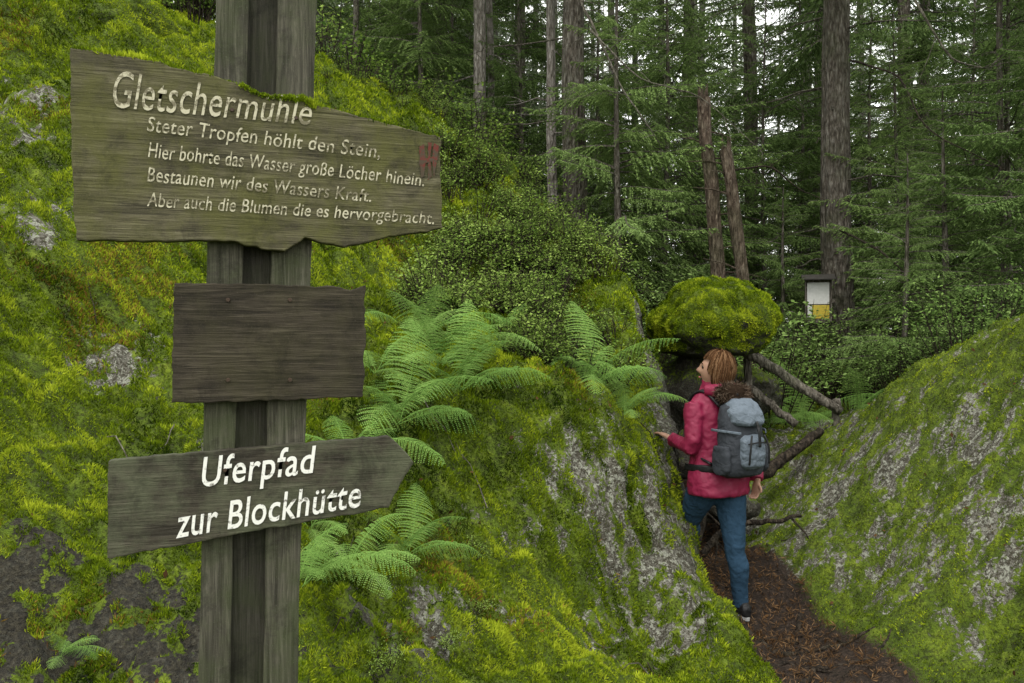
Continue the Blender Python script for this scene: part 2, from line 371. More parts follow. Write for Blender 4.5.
blades('moss_carpet',p,n_,.021*lod**.6,.0056*lod,shift=fern_shade)
p,n_,f=sample(wn*(fleft<=.5),190000)
blades('rock_moss_patches',p,n_,.012,.0056,upw=.3,shift=-.10)
p,n_,f=sample(wn*sstep(.3,.8,nfb)*(fleft>.5),36000)
blades('brown_moss',p,n_,.026,.005,M_mossb)
def littermesh(name,mat,L,W,n=1):
    Pp=np.zeros((n,3)); D=nrm(np.c_[rng.normal(size=(n,2)),np.abs(rng.normal(size=n))*.3]); Sd=nrm(np.cross(D,[0,0,1.]))
    V,F=kites(Pp,D,Sd,np.full(n,L),np.full(n,W),.5); a=Acc(); a.add(V,F,np.repeat(rng.random(n),4)); return a.mesh(name,[mat])
lit=[littermesh('litter_%d'%i,M_lit,.045,.026) for i in range(3)]+[littermesh('needle_%d'%i,M_lit,.05,.004,6) for i in range(3)]
p,n_,f=sample((FC[:,1]>3)*(FC[:,1]<9)*sstep(.35,.8,fsoil),600)
instancer('leaf_litter',p+n_*.006,eulers(n_+rng.normal(size=p.shape)*.35),rng.uniform(.4,1.0,len(p)),srccol('litter_src',lit),6)
p,n_,f=sample((FC[:,1]>3)*(FC[:,1]<9)*sstep(.25,.8,fsoil),2000)
instancer('needle_litter',p+n_*.005,eulers(n_+rng.normal(size=p.shape)*.35),rng.uniform(.5,1.2,len(p)),srccol('litter_src3',lit[3:]),3)
p,n_,f=sample(vis*1.*(fsoil<.3),700)
instancer('fallen_leaves',p+n_*.015,eulers(n_+rng.normal(size=p.shape)*.4),rng.uniform(.4,.9,len(p)),srccol('litter_src2',lit[:3]+lit[3:4]),4)
# ------------------------------------------------------------------ boulders
def boulder(name,c,dims,seed,subdiv=5,mosslev=.6,amp=.18,scat=None,darkv=0.,flat=None,nzw=.5,bl=.018):
    bm=bmesh.new(); bmesh.ops.create_icosphere(bm,subdivisions=subdiv,radius=1)
    for v in bm.verts:
        q=v.co.copy(); o=Vector((seed*3.1,seed*1.7,seed))
        d=mnoise.fractal(q*1.1+o,1,2,4)*amp+mnoise.fractal(q*4+o,1,2,3)*amp*.35
        q=q*(1+d)
        if flat is not None and q.z<flat: q.z=flat+(q.z-flat)*.25
        v.co=Vector((c[0]+q.x*dims[0],c[1]+q.y*dims[1],c[2]+q.z*dims[2]))
    bm.normal_update(); ms=[]; dk=[]
    for v in bm.verts:
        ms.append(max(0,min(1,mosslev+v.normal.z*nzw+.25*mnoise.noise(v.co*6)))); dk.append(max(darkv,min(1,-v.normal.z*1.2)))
    me=bpy.data.meshes.new(name); bm.to_mesh(me)
    V=np.array([v.co[:] for v in bm.verts]); N=np.array([v.normal[:] for v in bm.verts]); bm.free()
    me.materials.append(M_ter)
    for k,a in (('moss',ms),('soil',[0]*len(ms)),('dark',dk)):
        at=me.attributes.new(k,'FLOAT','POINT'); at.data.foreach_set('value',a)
    me.polygons.foreach_set('use_smooth',[True]*len(me.polygons))
    o=obj(name,me)
    if scat:
        tr=np.array([list(f.vertices) for f in me.polygons]); m_=np.array(ms)[tr].mean(1); A=np.linalg.norm(np.cross(V[tr[:,1]]-V[tr[:,0]],V[tr[:,2]]-V[tr[:,0]]),axis=1)*(m_>.52)
        c_=np.cumsum(A);c_/=c_[-1]; k=np.clip(np.searchsorted(c_,rng.random(scat)),0,len(A)-1)
        r=rng.dirichlet([1,1,1],scat); pp=(V[tr[k]]*r[:,:,None]).sum(1); nn=nrm((N[tr[k]]*r[:,:,None]).sum(1))
        blades(name+'_moss_cover',pp,nn,bl,.0075,upw=.25,parent=o)
boulder('mossy_boulder',P(712,324,7.5),(.50,.55,.40),6,5,.95,.20,scat=70000,flat=-.62,nzw=.7)
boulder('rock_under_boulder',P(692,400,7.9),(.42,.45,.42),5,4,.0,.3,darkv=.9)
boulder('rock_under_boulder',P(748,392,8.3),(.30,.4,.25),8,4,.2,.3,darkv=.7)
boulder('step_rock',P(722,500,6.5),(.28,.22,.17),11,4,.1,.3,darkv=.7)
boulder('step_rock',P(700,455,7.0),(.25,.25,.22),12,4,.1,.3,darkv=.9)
for i,(a,b,d,r,h) in enumerate([(478,168,9.2,.42,.3),(470,205,8.6,.3,.16),(520,215,8.8,.35,.2),(400,112,9.4,.5,.25),(360,95,9.2,.35,.25),(615,300,6.9,.22,.14),(130,20,7.8,.4,.25),(430,255,7.4,.3,.2),(250,90,7.9,.35,.2)]):
    boulder('mossy_hummock',P(a,b+8,d),(r,r,h),20+i,4,.85,.25,scat=11000)
# ------------------------------------------------------------------ ferns
def frond(a,L,az,tilt,arch,roll=0,n=24):
    e=np.array([math.cos(az),math.sin(az),0]); sd=np.array([-math.sin(az),math.cos(az),0]); up=np.array([0,0,1.])
    t=np.linspace(0,1,n+6); ang=tilt-arch*t**1.3; ds=L/len(t)
    x=np.cumsum(np.cos(ang))*ds; z=np.cumsum(np.sin(ang))*ds
    pts=x[:,None]*e+z[:,None]*up+sd*(.05*L*np.sin(t*2.5+roll*9))[:,None]
    addtube(a,pts[::3],np.linspace(.003,.0012,len(pts[::3])),n=4,cap=False)
    T_=nrm(np.gradient(pts,axis=0)); Ps=[];Ds=[];Ss=[];Ls=[];Ws=[]; base=random.random()*.5
    for i in range(5,len(t)):
        tt=(i-5)/(len(t)-5); l=L*.20*(math.sin(math.pi*min(1,(tt*.80+.2)))**.9)+.006
        for s in (-1,1):
            nn=np.cross(sd,T_[i])
            dr=nrm(sd*s*1.0+T_[i]*(.3+.2*random.random())-up*(.10+.2*random.random())+nn*roll*s); m=max(4,int(l/.009)); pd=nrm(T_[i]-dr*np.dot(T_[i],dr))
            for k in range(m):
                u=(k+.5)/m; pp=pts[i]+dr*l*u-up*.3*l*u*u; pl=ds*.47*(1-u*.75)+.001
                for s2 in (-1,1):
                    Ps.append(pp);Ds.append(nrm(pd*s2+dr*.5));Ss.append(dr);Ls.append(pl);Ws.append(l/m*1.0)
    V,F=kites(np.array(Ps),np.array(Ds),np.array(Ss),Ls,Ws,.4); a.add(V,F,np.repeat(base+rng.random(len(Ps))*.4,4))
def fern(name,n,L,bias=0,spr=2*math.pi):
    a=Acc()
    for i in range(n):
        az=bias+(i+.5)/n*spr-spr/2+random.uniform(-.3,.3)
        frond(a,L*random.uniform(.6,1.15),az,random.uniform(.5,1.2),random.uniform(.8,1.7),random.uniform(-.3,.3))
    return a.mesh(name,[M_fern])
fm=[fern('fern_mesh_%d'%i,nn,L,b,s) for i,(nn,L,b,s) in enumerate([(8,.76,-.3,4.4),(7,.68,-.2,4.0),(7,.5,0,5.8),(8,.68,-.5,5.8)])]
for k,(a,b,d,s) in enumerate([(395,425,4.75,1.0),(440,378,5.2,1.05),(375,385,5.1,.95),(350,440,4.4,.85),(590,432,5.45,.9),(625,445,5.35,.6),(345,545,3.75,.85),(300,595,3.45,.75),(405,548,4.05,.6),(420,330,5.7,.9),(310,520,3.95,.65),(560,405,5.7,.8),(460,415,4.95,.85),(60,650,3.1,.3),(505,345,5.9,.7),(770,425,8.2,1.0),(800,400,8.4,1.1),(860,385,8.0,1.),(745,430,7.6,.6),(340,330,5.6,.6)]):
    q=P(a,b,d); z=T(q[0],q[1])
    obj('fern_plant',fm[k%4],loc=(q[0],q[1],z+.01),rot=(random.uniform(-.1,.25),random.uniform(-.1,.2),random.uniform(-.5,.5)),scale=s)
# ------------------------------------------------------------------ shrubs
def shrub(name,n,r,h,leaf,mat,stem=14,sr=1.):
    a=Acc(); tips=[]
    for i in range(stem):
        az=random.uniform(0,6.28); rr=r*math.sqrt(random.random()); tp=np.array([math.cos(az)*rr,math.sin(az)*rr,h*random.uniform(.35,1.05)])
        b=np.array([tp[0]*.35,tp[1]*.35,-.05]); mid=(b+tp)/2+np.array([random.gauss(0,.06)*r,random.gauss(0,.06)*r,h*.1])
        addtube(a,[b,mid,tp],[.004*sr,.003*sr,.0012],n=4,cap=False,m=1); tips.append((b,mid,tp))
        for q in range(4):
            w=mid+(tp-mid)*random.random(); t2=w+rnd_dirs(1)[0]*np.array([1,1,.6])*r*.4; addtube(a,[w,(w+t2)/2,t2],[.0016,.0012,.0008],n=3,cap=False,m=1); tips.append((w,(w+t2)/2,t2))
    k=rng.integers(0,len(tips),n); u=rng.random(n)**.7
    B=np.array([t[1] for t in tips])[k]; E=np.array([t[2] for t in tips])[k]
    Pp=B+(E-B)*u[:,None]+rng.normal(size=(n,3))*leaf*.8
    D=nrm(rng.normal(size=(n,3))*np.array([1,1,.45])); Sd=nrm(np.cross(D,np.array([0,0,1.])+rng.normal(size=(n,3))*.4))
    V,F=kites(Pp,D,Sd,leaf*rng.uniform(.7,1.2,n),leaf*.55*rng.uniform(.8,1.1,n),.5); a.add(V,F,np.repeat(rng.random(n),4))
    return a.mesh(name,[mat,M_logd])
bil=[shrub('bilberry_%d'%i,400,.2,.27,.024,M_bil,16) for i in range(4)]
brd=[shrub('broadleaf_%d'%i,1300,.6,.85,.037,M_leaf,24,1.3) for i in range(3)]
def pxmask(poly):
    A=np.array(poly); x=FC[:,0]; y=FC[:,1]; ins=np.zeros(len(x),bool); j=len(A)-1
    for i in range(len(A)):
        c_=((A[i,1]>y)!=(A[j,1]>y))&(x<(A[j,0]-A[i,0])*(y-A[i,1])/(A[j,1]-A[i,1]+1e-12)+A[i,0]); ins^=c_; j=i
    return ins
reg=pxmask([(-.75,6.0),(.3,5.3),(.85,5.7),(.9,6.4),(.6,7.2),(-.2,8.4),(-.7,8.2),(-.6,7.0)])
p,n_,f=sample(reg*sstep(-.5,.1,fbm(FC[:,0]*1.9,FC[:,1]*1.9,2,201)),165)
instancer('bilberry_bushes',p,eulers(n_*.3+np.array([0,0,1.])+rng.normal(size=p.shape)*.1),rng.uniform(.6,1.35,len(p)),srccol('bil_s',bil),4)
reg=(FC[:,1]>8.0)&(FC[:,1]<9.6)&(FC[:,0]<1)&(FC[:,0]>-2.4)
p,n_,f=sample(reg*1.,36)
instancer('ridge_bilberry_bushes',p,eulers(n_*.3+np.array([0,0,1.])),rng.uniform(.4,1.0,len(p)),srccol('bil_s2',bil),4)
reg=(FC[:,1]>2.8)&(FC[:,1]<4.4)&(FC[:,0]>-1.)&(FC[:,0]<.1)
p,n_,f=sample(reg*1.,18)
instancer('low_sprigs',p,eulers(n_*.5+np.array([0,0,1.])),rng.uniform(.2,.42,len(p)),srccol('bil_s3',bil),4)
reg=(FC[:,1]>9)&(FC[:,1]<24)&(np.abs(FC[:,0])<.75*FC[:,1]+1)
p,n_,f=sample(reg*1./np.maximum(FC[:,1],9)**1.5,850)
instancer('forest_undergrowth',p,eulers(n_*.2+np.array([0,0,1.])),rng.uniform(1.2,2.4,len(p)),srccol('bil_s4',bil),4)
bp=[]
for (a,d) in [(775,9.6),(870,8.6),(930,8.0),(990,7.8),(900,9.4),(960,9.6),(1010,9.5),(700,9.8),(650,9.0),(740,10.6),(1050,7.8),(680,10.5),(870,10.8),(905,8.0),(965,7.3),(790,11.),(800,9.9),(765,8.6)]:
    x=(a-512)/FP*d; bp.append((x,d,T(x,d)-.05))
bp=np.array(bp); hs=np.array([.8+random.random()*.7 for _ in bp])
instancer('broadleaf_shrubs',bp,np.c_[np.zeros((len(bp),2)),rng.random(len(bp))*6],hs,srccol('brd_s',brd),3)
# ------------------------------------------------------------------ spruces
def spr_branch(seed,L=2.0,nt=26,fine=1.,seg=.055,droop=1.):
    r=np.random.default_rng(seed); Ps=[];Ds=[];Ls=[];Ws=[]
    def ax(t): return np.array([L*t,.06*math.sin(t*5+seed),(-.30*L*t*t*.8+.10*L*t**4)*droop+.05*t])
    main=[ax(t) for t in np.linspace(0,1,7)]
    for i in range(nt):
        t=.12+.88*(i+r.random()*.5)/nt
        for s in (-1,1):
            if r.random()<.12: continue
            b=ax(t); l=(.10+.42*math.sin(math.pi*(.25+.70*t)))*r.uniform(.5,1.1)*(1.15-t*.5)
            d=nrm(np.array([.75,s*1.,-.5+r.normal()*.3]))
            m=max(3,int(l/seg))
            for k in range(m):
                u=k/m; pp=b+d*l*u+np.array([0,0,-.45*l*u*u])
                Ps.append(pp);Ds.append(nrm(d+np.array([0,0,-.6*u])));Ls.append(l/m*1.5);Ws.append(.022*fine)
                for s2 in (-1,1):
                    dd=nrm(d*.8+s2*np.array([-d[1],d[0],0])*.8+np.array([0,0,-.6+r.normal()*.25]))
                    Ps.append(pp);Ds.append(dd);Ls.append(r.uniform(.05,.13)*(1-u*.4)*(fine**.5));Ws.append(.018*fine)
    Ps=np.array(Ps);Ds=np.array(Ds); Sd=nrm(np.cross(Ds,np.array([0,0,1.])+r.normal(size=Ds.shape)*.6))
    V,F=kites(Ps,Ds,Sd,Ls,Ws,.45)
    return np.array(main),V,F,np.repeat(r.random(len(Ps)),4)
BR=[spr_branch(i,droop=1.3) for i in range(5)]; BRF=[spr_branch(40+i,nt=13,fine=2.,seg=.11,droop=1.4) for i in range(4)]
def spruce(name,Ht,base,Lmax,rad,mat,seed,step=.32,per=5,dead=True,bark=None,brs=None):
    brs=brs or BR
    a=Acc(); r=random.Random(seed); hs=np.linspace(-.4,Ht,14)
    cx=lambda z: np.array([.03*math.sin(z*.9+seed),.03*math.cos(z*.7+seed),z])
    addtube(a,[cx(z) for z in hs],[rad*(1.25 if z<0 else 1)*(1-.93*max(0,z)/Ht)+.004 for z in hs],n=12,jit=.03,m=1)
    z=base
    while z<Ht-.1:
        f=(z-base)/(Ht-base); L=Lmax*(1-f)**.75*(.75+.25*min(1,f*8+.2))+.12
        for k in range(per):
            if r.random()<.15: continue
            br=brs[r.randrange(len(brs))]; s=L/2*r.uniform(.55,1.2); az=r.uniform(0,6.283); pit=r.uniform(-.15,.25)+.35*f
            R=np.array(Matrix.Rotation(az,3,'Z')@Matrix.Rotation(-pit,3,'Y')@Matrix.Rotation(r.uniform(-.25,.25),3,'X'))
            o=cx(z+r.uniform(-.12,.12))
            a.add((br[1]*s)@R.T+o,br[2],br[3])
            addtube(a,(br[0]*s)@R.T+o,np.linspace(.014*s+.004,.003,7),n=3,cap=False,m=1)
        z+=step*(1-.35*f)*(.6+.4*Ht/14 if Ht<14 else 1)
    if dead:
        for k in range(int(base*9)):
            z=r.uniform(.6,max(.8,base)); az=r.uniform(0,6.28); L=r.uniform(.3,1.5); e=np.array([math.cos(az),math.sin(az),0])
            pts=[cx(z)+e*L*u+np.array([0,0,-.28*L*u*u+.05*math.sin(u*7+k)]) for u in np.linspace(0,1,5)]
            addtube(a,pts,np.linspace(.011,.003,5),n=4,cap=False,m=1)
            for q in range(4):
                u=r.uniform(.3,.95); b=cx(z)+e*L*u+np.array([0,0,-.28*L*u*u]); t2=b+np.array([r.gauss(0,1),r.gauss(0,1),r.gauss(0,.6)-.4])*.16
                addtube(a,[b,(b+t2)/2+.01,t2],[.004,.003,.002],n=3,cap=False,m=1)
    return a.mesh(name,[mat,bark or M_bark])
big=[spruce('big_spruce_%d'%i,17,[5.0,3.0,2.0][i],[2.2,2.3,2.4][i],.14,M_spr,i+1,step=.48) for i in range(3)]
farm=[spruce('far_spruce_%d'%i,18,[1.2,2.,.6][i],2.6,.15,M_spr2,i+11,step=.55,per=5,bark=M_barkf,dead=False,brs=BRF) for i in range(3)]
young=[spruce('young_spruce_%d'%i,[3.2,4.8,6.2][i],.35,[1.0,1.35,1.7][i],.045,M_spry,i+21,step=.34,per=6,dead=False) for i in range(3)]
def place(name,me,a,d,s=1,rz=None,dz=0):
    x=(a-512)/FP*d
    return obj(name,me,loc=(x,d,T(x,d)+dz),rot=(0,0,random.uniform(0,6.28) if rz is None else rz),scale=s)
for a,d,k,s in [(-60,12,1,1),(265,15,2,1),(395,15.5,2,1.05),(690,16,2,1),(905,14,1,1),(1090,12,2,1),(440,19,2,1.1),(520,17,2,1),(820,18,2,1),(1020,16,2,1)]:
    place('spruce_tree',big[k],a,d,s)
for a,d,k,s in [(618,9.9,1,1.0),(665,11.0,2,.95),(600,12.5,2,.9),(420,12.5,1,1),(765,12.0,2,.9),(895,10.2,1,.95),(945,9.0,0,1.0),(1010,9.0,2,.95),(800,13,2,1),(872,12.5,2,1),(700,12.5,1,1),(1060,8,1,.9),(520,12.5,1,.9),(975,11.5,2,1),(905,8.3,0,.75),(785,10.6,0,.8),(450,14,2,.9),(370,13.5,2,.8)]:
    place('young_spruce',young[k],a,d,s)
fp=[];fs=[]
for i in range(84):
    y=19+30*random.random(); x=random.uniform(-.72*y-3,.72*y+3); fp.append((x,y,T(x,y)-.3)); fs.append(random.uniform(.4,1.15))
for i in range(34):
    y=random.uniform(20,40); px=random.uniform(300,620); x=(px-512)/FP*y; fp.append((x,y,T(x,y)-.3)); fs.append(random.uniform(.5,1.1))
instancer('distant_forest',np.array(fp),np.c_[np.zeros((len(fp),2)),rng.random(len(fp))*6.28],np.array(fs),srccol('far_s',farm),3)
# hero trunks
def trunk_tree(name,a_top,a_base,d,rb,rt,mat,Ht=13,nd=30,seed=0,crown=True):
    acc=Acc(); r=random.Random(seed); xb=(a_base-512)/FP*d; zb=T(xb,d)
    ztop=CZ+341/FP*d; sl=((a_top-512)/FP*d-xb)/(ztop-zb)
    cx=lambda z: np.array([sl*z+.02*math.sin(z*1.3+seed),.02*math.cos(z+seed),z])
    hs=np.r_[-.4,0,.15,.4,np.linspace(.9,Ht,26)]
    rr=[rb*(1.35 if z<=0 else 1.15 if z<.2 else 1.03 if z<.5 else 1)*(1-(1-rt/rb)*min(1,max(0,z)/(ztop-zb)) ) if z<ztop-zb else rt*(1-.9*(z-(ztop-zb))/(Ht-(ztop-zb)+.01)) for z in hs]
    addtube(acc,[cx(z) for z in hs],rr,n=24,jit=.03,m=1)
    for k in range(nd):
        z=r.uniform(.8,7); az=r.uniform(0,6.28); L=r.choice([.12,.2,.5,1.0,1.5])*r.uniform(.7,1.2); e=np.array([math.cos(az),math.sin(az),0])
        pts=[cx(z)+e*(rb*.7+L*u)+np.array([0,0,-.2*L*u*u+.03*math.sin(u*7+k)]) for u in np.linspace(0,1,5)]
        addtube(acc,pts,np.linspace(.013,.003,5),n=4,cap=False,m=1)
        if L>.4:
            for q in range(6):
                u=r.uniform(.2,.95); b=cx(z)+e*(rb*.7+L*u)+np.array([0,0,-.2*L*u*u]); t2=b+np.array([r.gauss(0,1),r.gauss(0,1),r.gauss(0,.6)-.4])*.2
                addtube(acc,[b,(b+t2)/2+.015,t2],[.004,.003,.0015],n=3,cap=False,m=1)
    if crown:
        z=4.6
        while z<Ht:
            f=(z-4.6)/(Ht-4.6); L=2.2*(1-f)**.8+.2
            for k in range(3):
                br=BR[r.randrange(5)]; s=L/2*r.uniform(.7,1.1); az=r.uniform(0,6.28)
                R=np.array(Matrix.Rotation(az,3,'Z')@Matrix.Rotation(r.uniform(-.1,.3),3,'Y')); o=cx(z)
                acc.add((br[1]*s)@R.T+o,br[2],br[3]); addtube(acc,(br[0]*s)@R.T+o,np.linspace(.02,.003,7),n=3,cap=False,m=1)
            z+=.6
    me=acc.mesh(name+'_mesh',[M_spr,mat]); return obj(name,me,loc=(xb,d,zb))
trunk_tree('spruce_tree',836,837,10.5,.20,.155,M_bark,seed=1,nd=34)
trunk_tree('spruce_tree',573,577,10.6,.155,.13,M_bark,seed=2,nd=16)
trunk_tree('spruce_tree',549,556,11.2,.07,.055,M_bark2,seed=3,nd=10)
trunk_tree('spruce_tree',478,482,12.5,.10,.085,M_bark2,seed=4,nd=8)
trunk_tree('spruce_tree',489,491,13,.06,.05,M_bark2,seed=5,nd=8)
trunk_tree('spruce_tree',182,184,12.0,.13,.12,M_bark2,seed=6,nd=6)
trunk_tree('spruce_tree',1000,1004,9.0,.035,.028,M_bark,seed=7,nd=26,Ht=9)
trunk_tree('spruce_tree',748,756,13.5,.11,.10,M_bark,seed=8,nd=20)
trunk_tree('spruce_tree',925,922,15,.09,.08,M_bark,seed=10,nd=20)
trunk_tree('spruce_tree',355,352,12.5,.05,.04,M_bark,seed=12,nd=20)
def snag(a0,b0,a1,b1,d,r):
    p0=P(a0,b0,d); p1=P(a1,b1,d); zb=T(p0[0],p0[1])-.3; dr=(p1-p0); p00=p0+dr*((zb-p0[2])/dr[2])
    acc=Acc(); us=np.linspace(0,1,9); addtube(acc,[p00+(p1-p00)*u+rng.normal(size=3)*.008 for u in us],[r*(1.1-.15*u) for u in us],n=14,jit=.08)
    for k in range(9):
        az=k*.7; addtube(acc,[p1+np.array([math.cos(az)*r*.6,math.sin(az)*r*.6,-.05]),p1+np.array([math.cos(az)*r*.7,math.sin(az)*r*.7,random.uniform(.03,.16)])],[r*.28,r*.05],n=5)
    for k in range(9):
        u=random.uniform(.4,.95); b=p00+(p1-p00)*u; e=np.array([random.choice([-1,1]),random.uniform(-.5,.5),random.uniform(-.1,.5)])*random.uniform(.1,.5)
        addtube(acc,[b,b+e*.5,b+e+np.array([0,0,-.05])],[.012,.008,.003],n=4)
    me=acc.mesh('snag',[M_bark3]); obj('broken_tree_snag',me)
snag(712,200,703,98,9.3,.074); snag(736,225,726,150,9.2,.068)
def branch(name,ptsd,r0,r1,mat,subs=0,nn=7,parent=None):
    acc=Acc(); pts=np.array([P(*q) for q in ptsd]); 
    tt=np.linspace(0,len(pts)-1,len(pts)*4); idx=np.arange(len(pts))
    pp=np.c_[[np.interp(tt,idx,pts[:,k]) for k in range(3)]].T
    sm=pp.copy(); sm[1:-1]=pp[:-2]*.25+pp[1:-1]*.5+pp[2:]*.25; pp=sm+rng.normal(size=sm.shape)*r0*.18
    addtube(acc,pp,np.linspace(r0,r1,len(pp)),n=nn,jit=.08)
    for k in range(subs):
        i=random.randrange(1,len(pp)); e=rnd_dirs(1)[0]*random.uniform(.15,.5); e[2]-=.05
        addtube(acc,[pp[i],pp[i]+e*.5+.02,pp[i]+e],[r1*.7+.002,r1*.5+.001,.0015],n=4,cap=False)
    return obj(name,acc.mesh(name,[mat],True),parent)
branch('leaning_sapling',[(575,-10,9.5),(600,40,9.4),(622,90,9.3),(655,135,9.2)],.018,.006,M_log,12)
branch('dead_branch',[(735,170,9.1),(770,165,9.0),(800,190,9.0),(825,200,9.0)],.012,.004,M_logd,8)
branch('dead_branch',[(840,230,9.8),(880,250,9.0),(930,295,8.2),(985,265,8.0)],.014,.004,M_logd,10)
branch('dead_branch',[(850,60,10),(900,75,9.5),(925,130,8.6),(1024,180,8.2)],.014,.004,M_logd,14)
branch('dead_branch',[(915,0,8.6),(950,60,8.6),(990,70,8.6),(1030,20,8.6)],.012,.004,M_log,14)
branch('dead_branch',[(590,30,9),(640,80,8.8),(700,95,8.7),(760,150,8.7)],.010,.003,M_log,14)
rail=empty('log_handrail')
branch('top_rail',[(741,350,7.7),(790,380,7.6),(842,412,7.5)],.048,.042,M_log,0,10,rail)
branch('lower_rail',[(744,384,7.7),(768,402,7.6),(796,424,7.4)],.038,.034,M_log,0,10,rail)
branch('rail_post',[(748,345,7.8),(748,400,7.8),(748,445,7.8)],.035,.035,M_log,0,10,rail)
branch('rail_post_2',[(836,400,7.55),(836,430,7.55),(837,460,7.55)],.035,.035,M_log,0,10,rail)
branch('fallen_log',[(762,474,6.7),(790,452,6.8),(822,430,7.0)],.05,.035,M_logd,0,10)
branch('tree_root',[(700,558,5.75),(716,535,5.85),(745,522,5.9),(775,522,5.9),(802,514,6.0)],.028,.012,M_logd,3,8)
branch('tree_root',[(690,470,6.2),(705,500,6.1),(700,545,5.9)],.03,.02,M_logd,2,8)
def groundroot(pts,r0,r1):
    acc=Acc(); A=np.array(pts,float); tt=np.linspace(0,len(A)-1,len(A)*7); xs=np.interp(tt,range(len(A)),A[:,0])+.01*np.sin(tt*5); ys=np.interp(tt,range(len(A)),A[:,1])+.012*np.cos(tt*4)
    addtube(acc,[(x,y,T(x,y)+.002+.006*math.sin(i*.9)) for i,(x,y) in enumerate(zip(xs,ys))],np.linspace(r0,r1,len(tt)),n=8,jit=.08); obj('tree_root',acc.mesh('root',[M_logd],True))
groundroot([(1.3,4.9),(1.55,4.75),(1.8,4.8),(2.0,4.7)],.02,.008); groundroot([(1.8,5.3),(1.65,5.1),(1.5,5.05),(1.35,5.15)],.02,.006)
groundroot([(1.45,4.3),(1.6,4.5),(1.9,4.5),(2.05,4.62)],.018,.006); groundroot([(1.3,4.55),(1.5,4.6),(1.7,4.35)],.012,.005)
for _ in range(18):
    x=random.uniform(1.35,1.9); y=random.uniform(4.2,6); az=random.uniform(0,6.28); L=random.uniform(.06,.2)
    acc=Acc(); z=T(x,y)+.012; addtube(acc,[(x,y,z),(x+math.cos(az)*L/2,y+math.sin(az)*L/2,z+.01),(x+math.cos(az+.2)*L,y+math.sin(az+.2)*L,T(x+math.cos(az)*L,y+math.sin(az)*L)+.012)],[.005,.004,.003],n=5); obj('fallen_twig',acc.mesh('twig',[M_logd]))
for _ in range(26):
    y=random.uniform(3.2,7); x=random.uniform(-.55*y,.9); az=random.uniform(0,6.28); L=random.uniform(.1,.35)
    acc=Acc(); us=np.linspace(0,1,5); addtube(acc,[(x+math.cos(az)*L*u,y+math.sin(az)*L*u,T(x+math.cos(az)*L*u,y+math.sin(az)*L*u)+.03+.02*math.sin(u*6)) for u in us],np.linspace(.004,.0015,5),n=5); obj('fallen_twig',acc.mesh('twig',[random.choice([M_logd,M_log])]))
# ------------------------------------------------------------------ notice box
def boxv(c,s,R=None):
    c=np.array(c); s=np.array(s)/2
    V=np.array([[x,y,z] for x in(-1,1) for y in(-1,1) for z in(-1,1)],float)*s
    if R is not None: V=V@np.array(R).T
    return V+c,np.array([[0,1,3,2],[4,6,7,5],[0,4,5,1],[2,3,7,6],[0,2,6,4],[1,5,7,3]])
def flat(name,c,rough=.6):
    t=NT(name); p=t.pos('obj'); f=t.noise(p,40,3,.6); col=t.mix(f,c,tuple(x*.7 for x in c)); return t.done(t.bsdf(col,rough,.3))
M_white=flat('paper_white',(.6,.6,.58)); M_yel=flat('notice_yellow',(.5,.38,.04)); M_dk=flat('roof_felt',(.05,.045,.04))
nb=empty('notice_box'); q=P(818,301,10.16); Rz=Matrix.Rotation(-.25,3,'Z')
def part(name,par,Vl,Fl,mat,smooth=False,bev=0):
    me=build_mesh(name,Vl,Fl,[mat],smooth); o=obj(name,me,par)
    if bev: b=o.modifiers.new('b','BEVEL'); b.width=bev; b.segments=2
    return o
def nbp(name,off,s,mat,R=None):
    R=R or Rz; V,F=boxv((0,0,0),s,R); o=np.array(Rz@Vector(off)); part(name,nb,V+q+o,F,mat,bev=.004)
nbp('back_board',(0,0,0),(.30,.03,.52),M_log); nbp('white_notice',(0,-.022,.09),(.25,.008,.26),M_white); nbp('yellow_notice',(0.03,-.022,-.13),(.19,.008,.16),M_yel)
nbp('white_notice_lower',(-.095,-.022,-.13),(.05,.008,.16),M_white)
nbp('roof',(0,-.05,.28),(.38,.18,.02),M_dk,Rz@Matrix.Rotation(.35,3,'X')); nbp('bracket',(.1,.06,0),(.2,.08,.05),M_log)
for s_ in(-1,1): nbp('side_%d'%s_,(s_*.145,-.03,0),(.012,.05,.5),M_log)
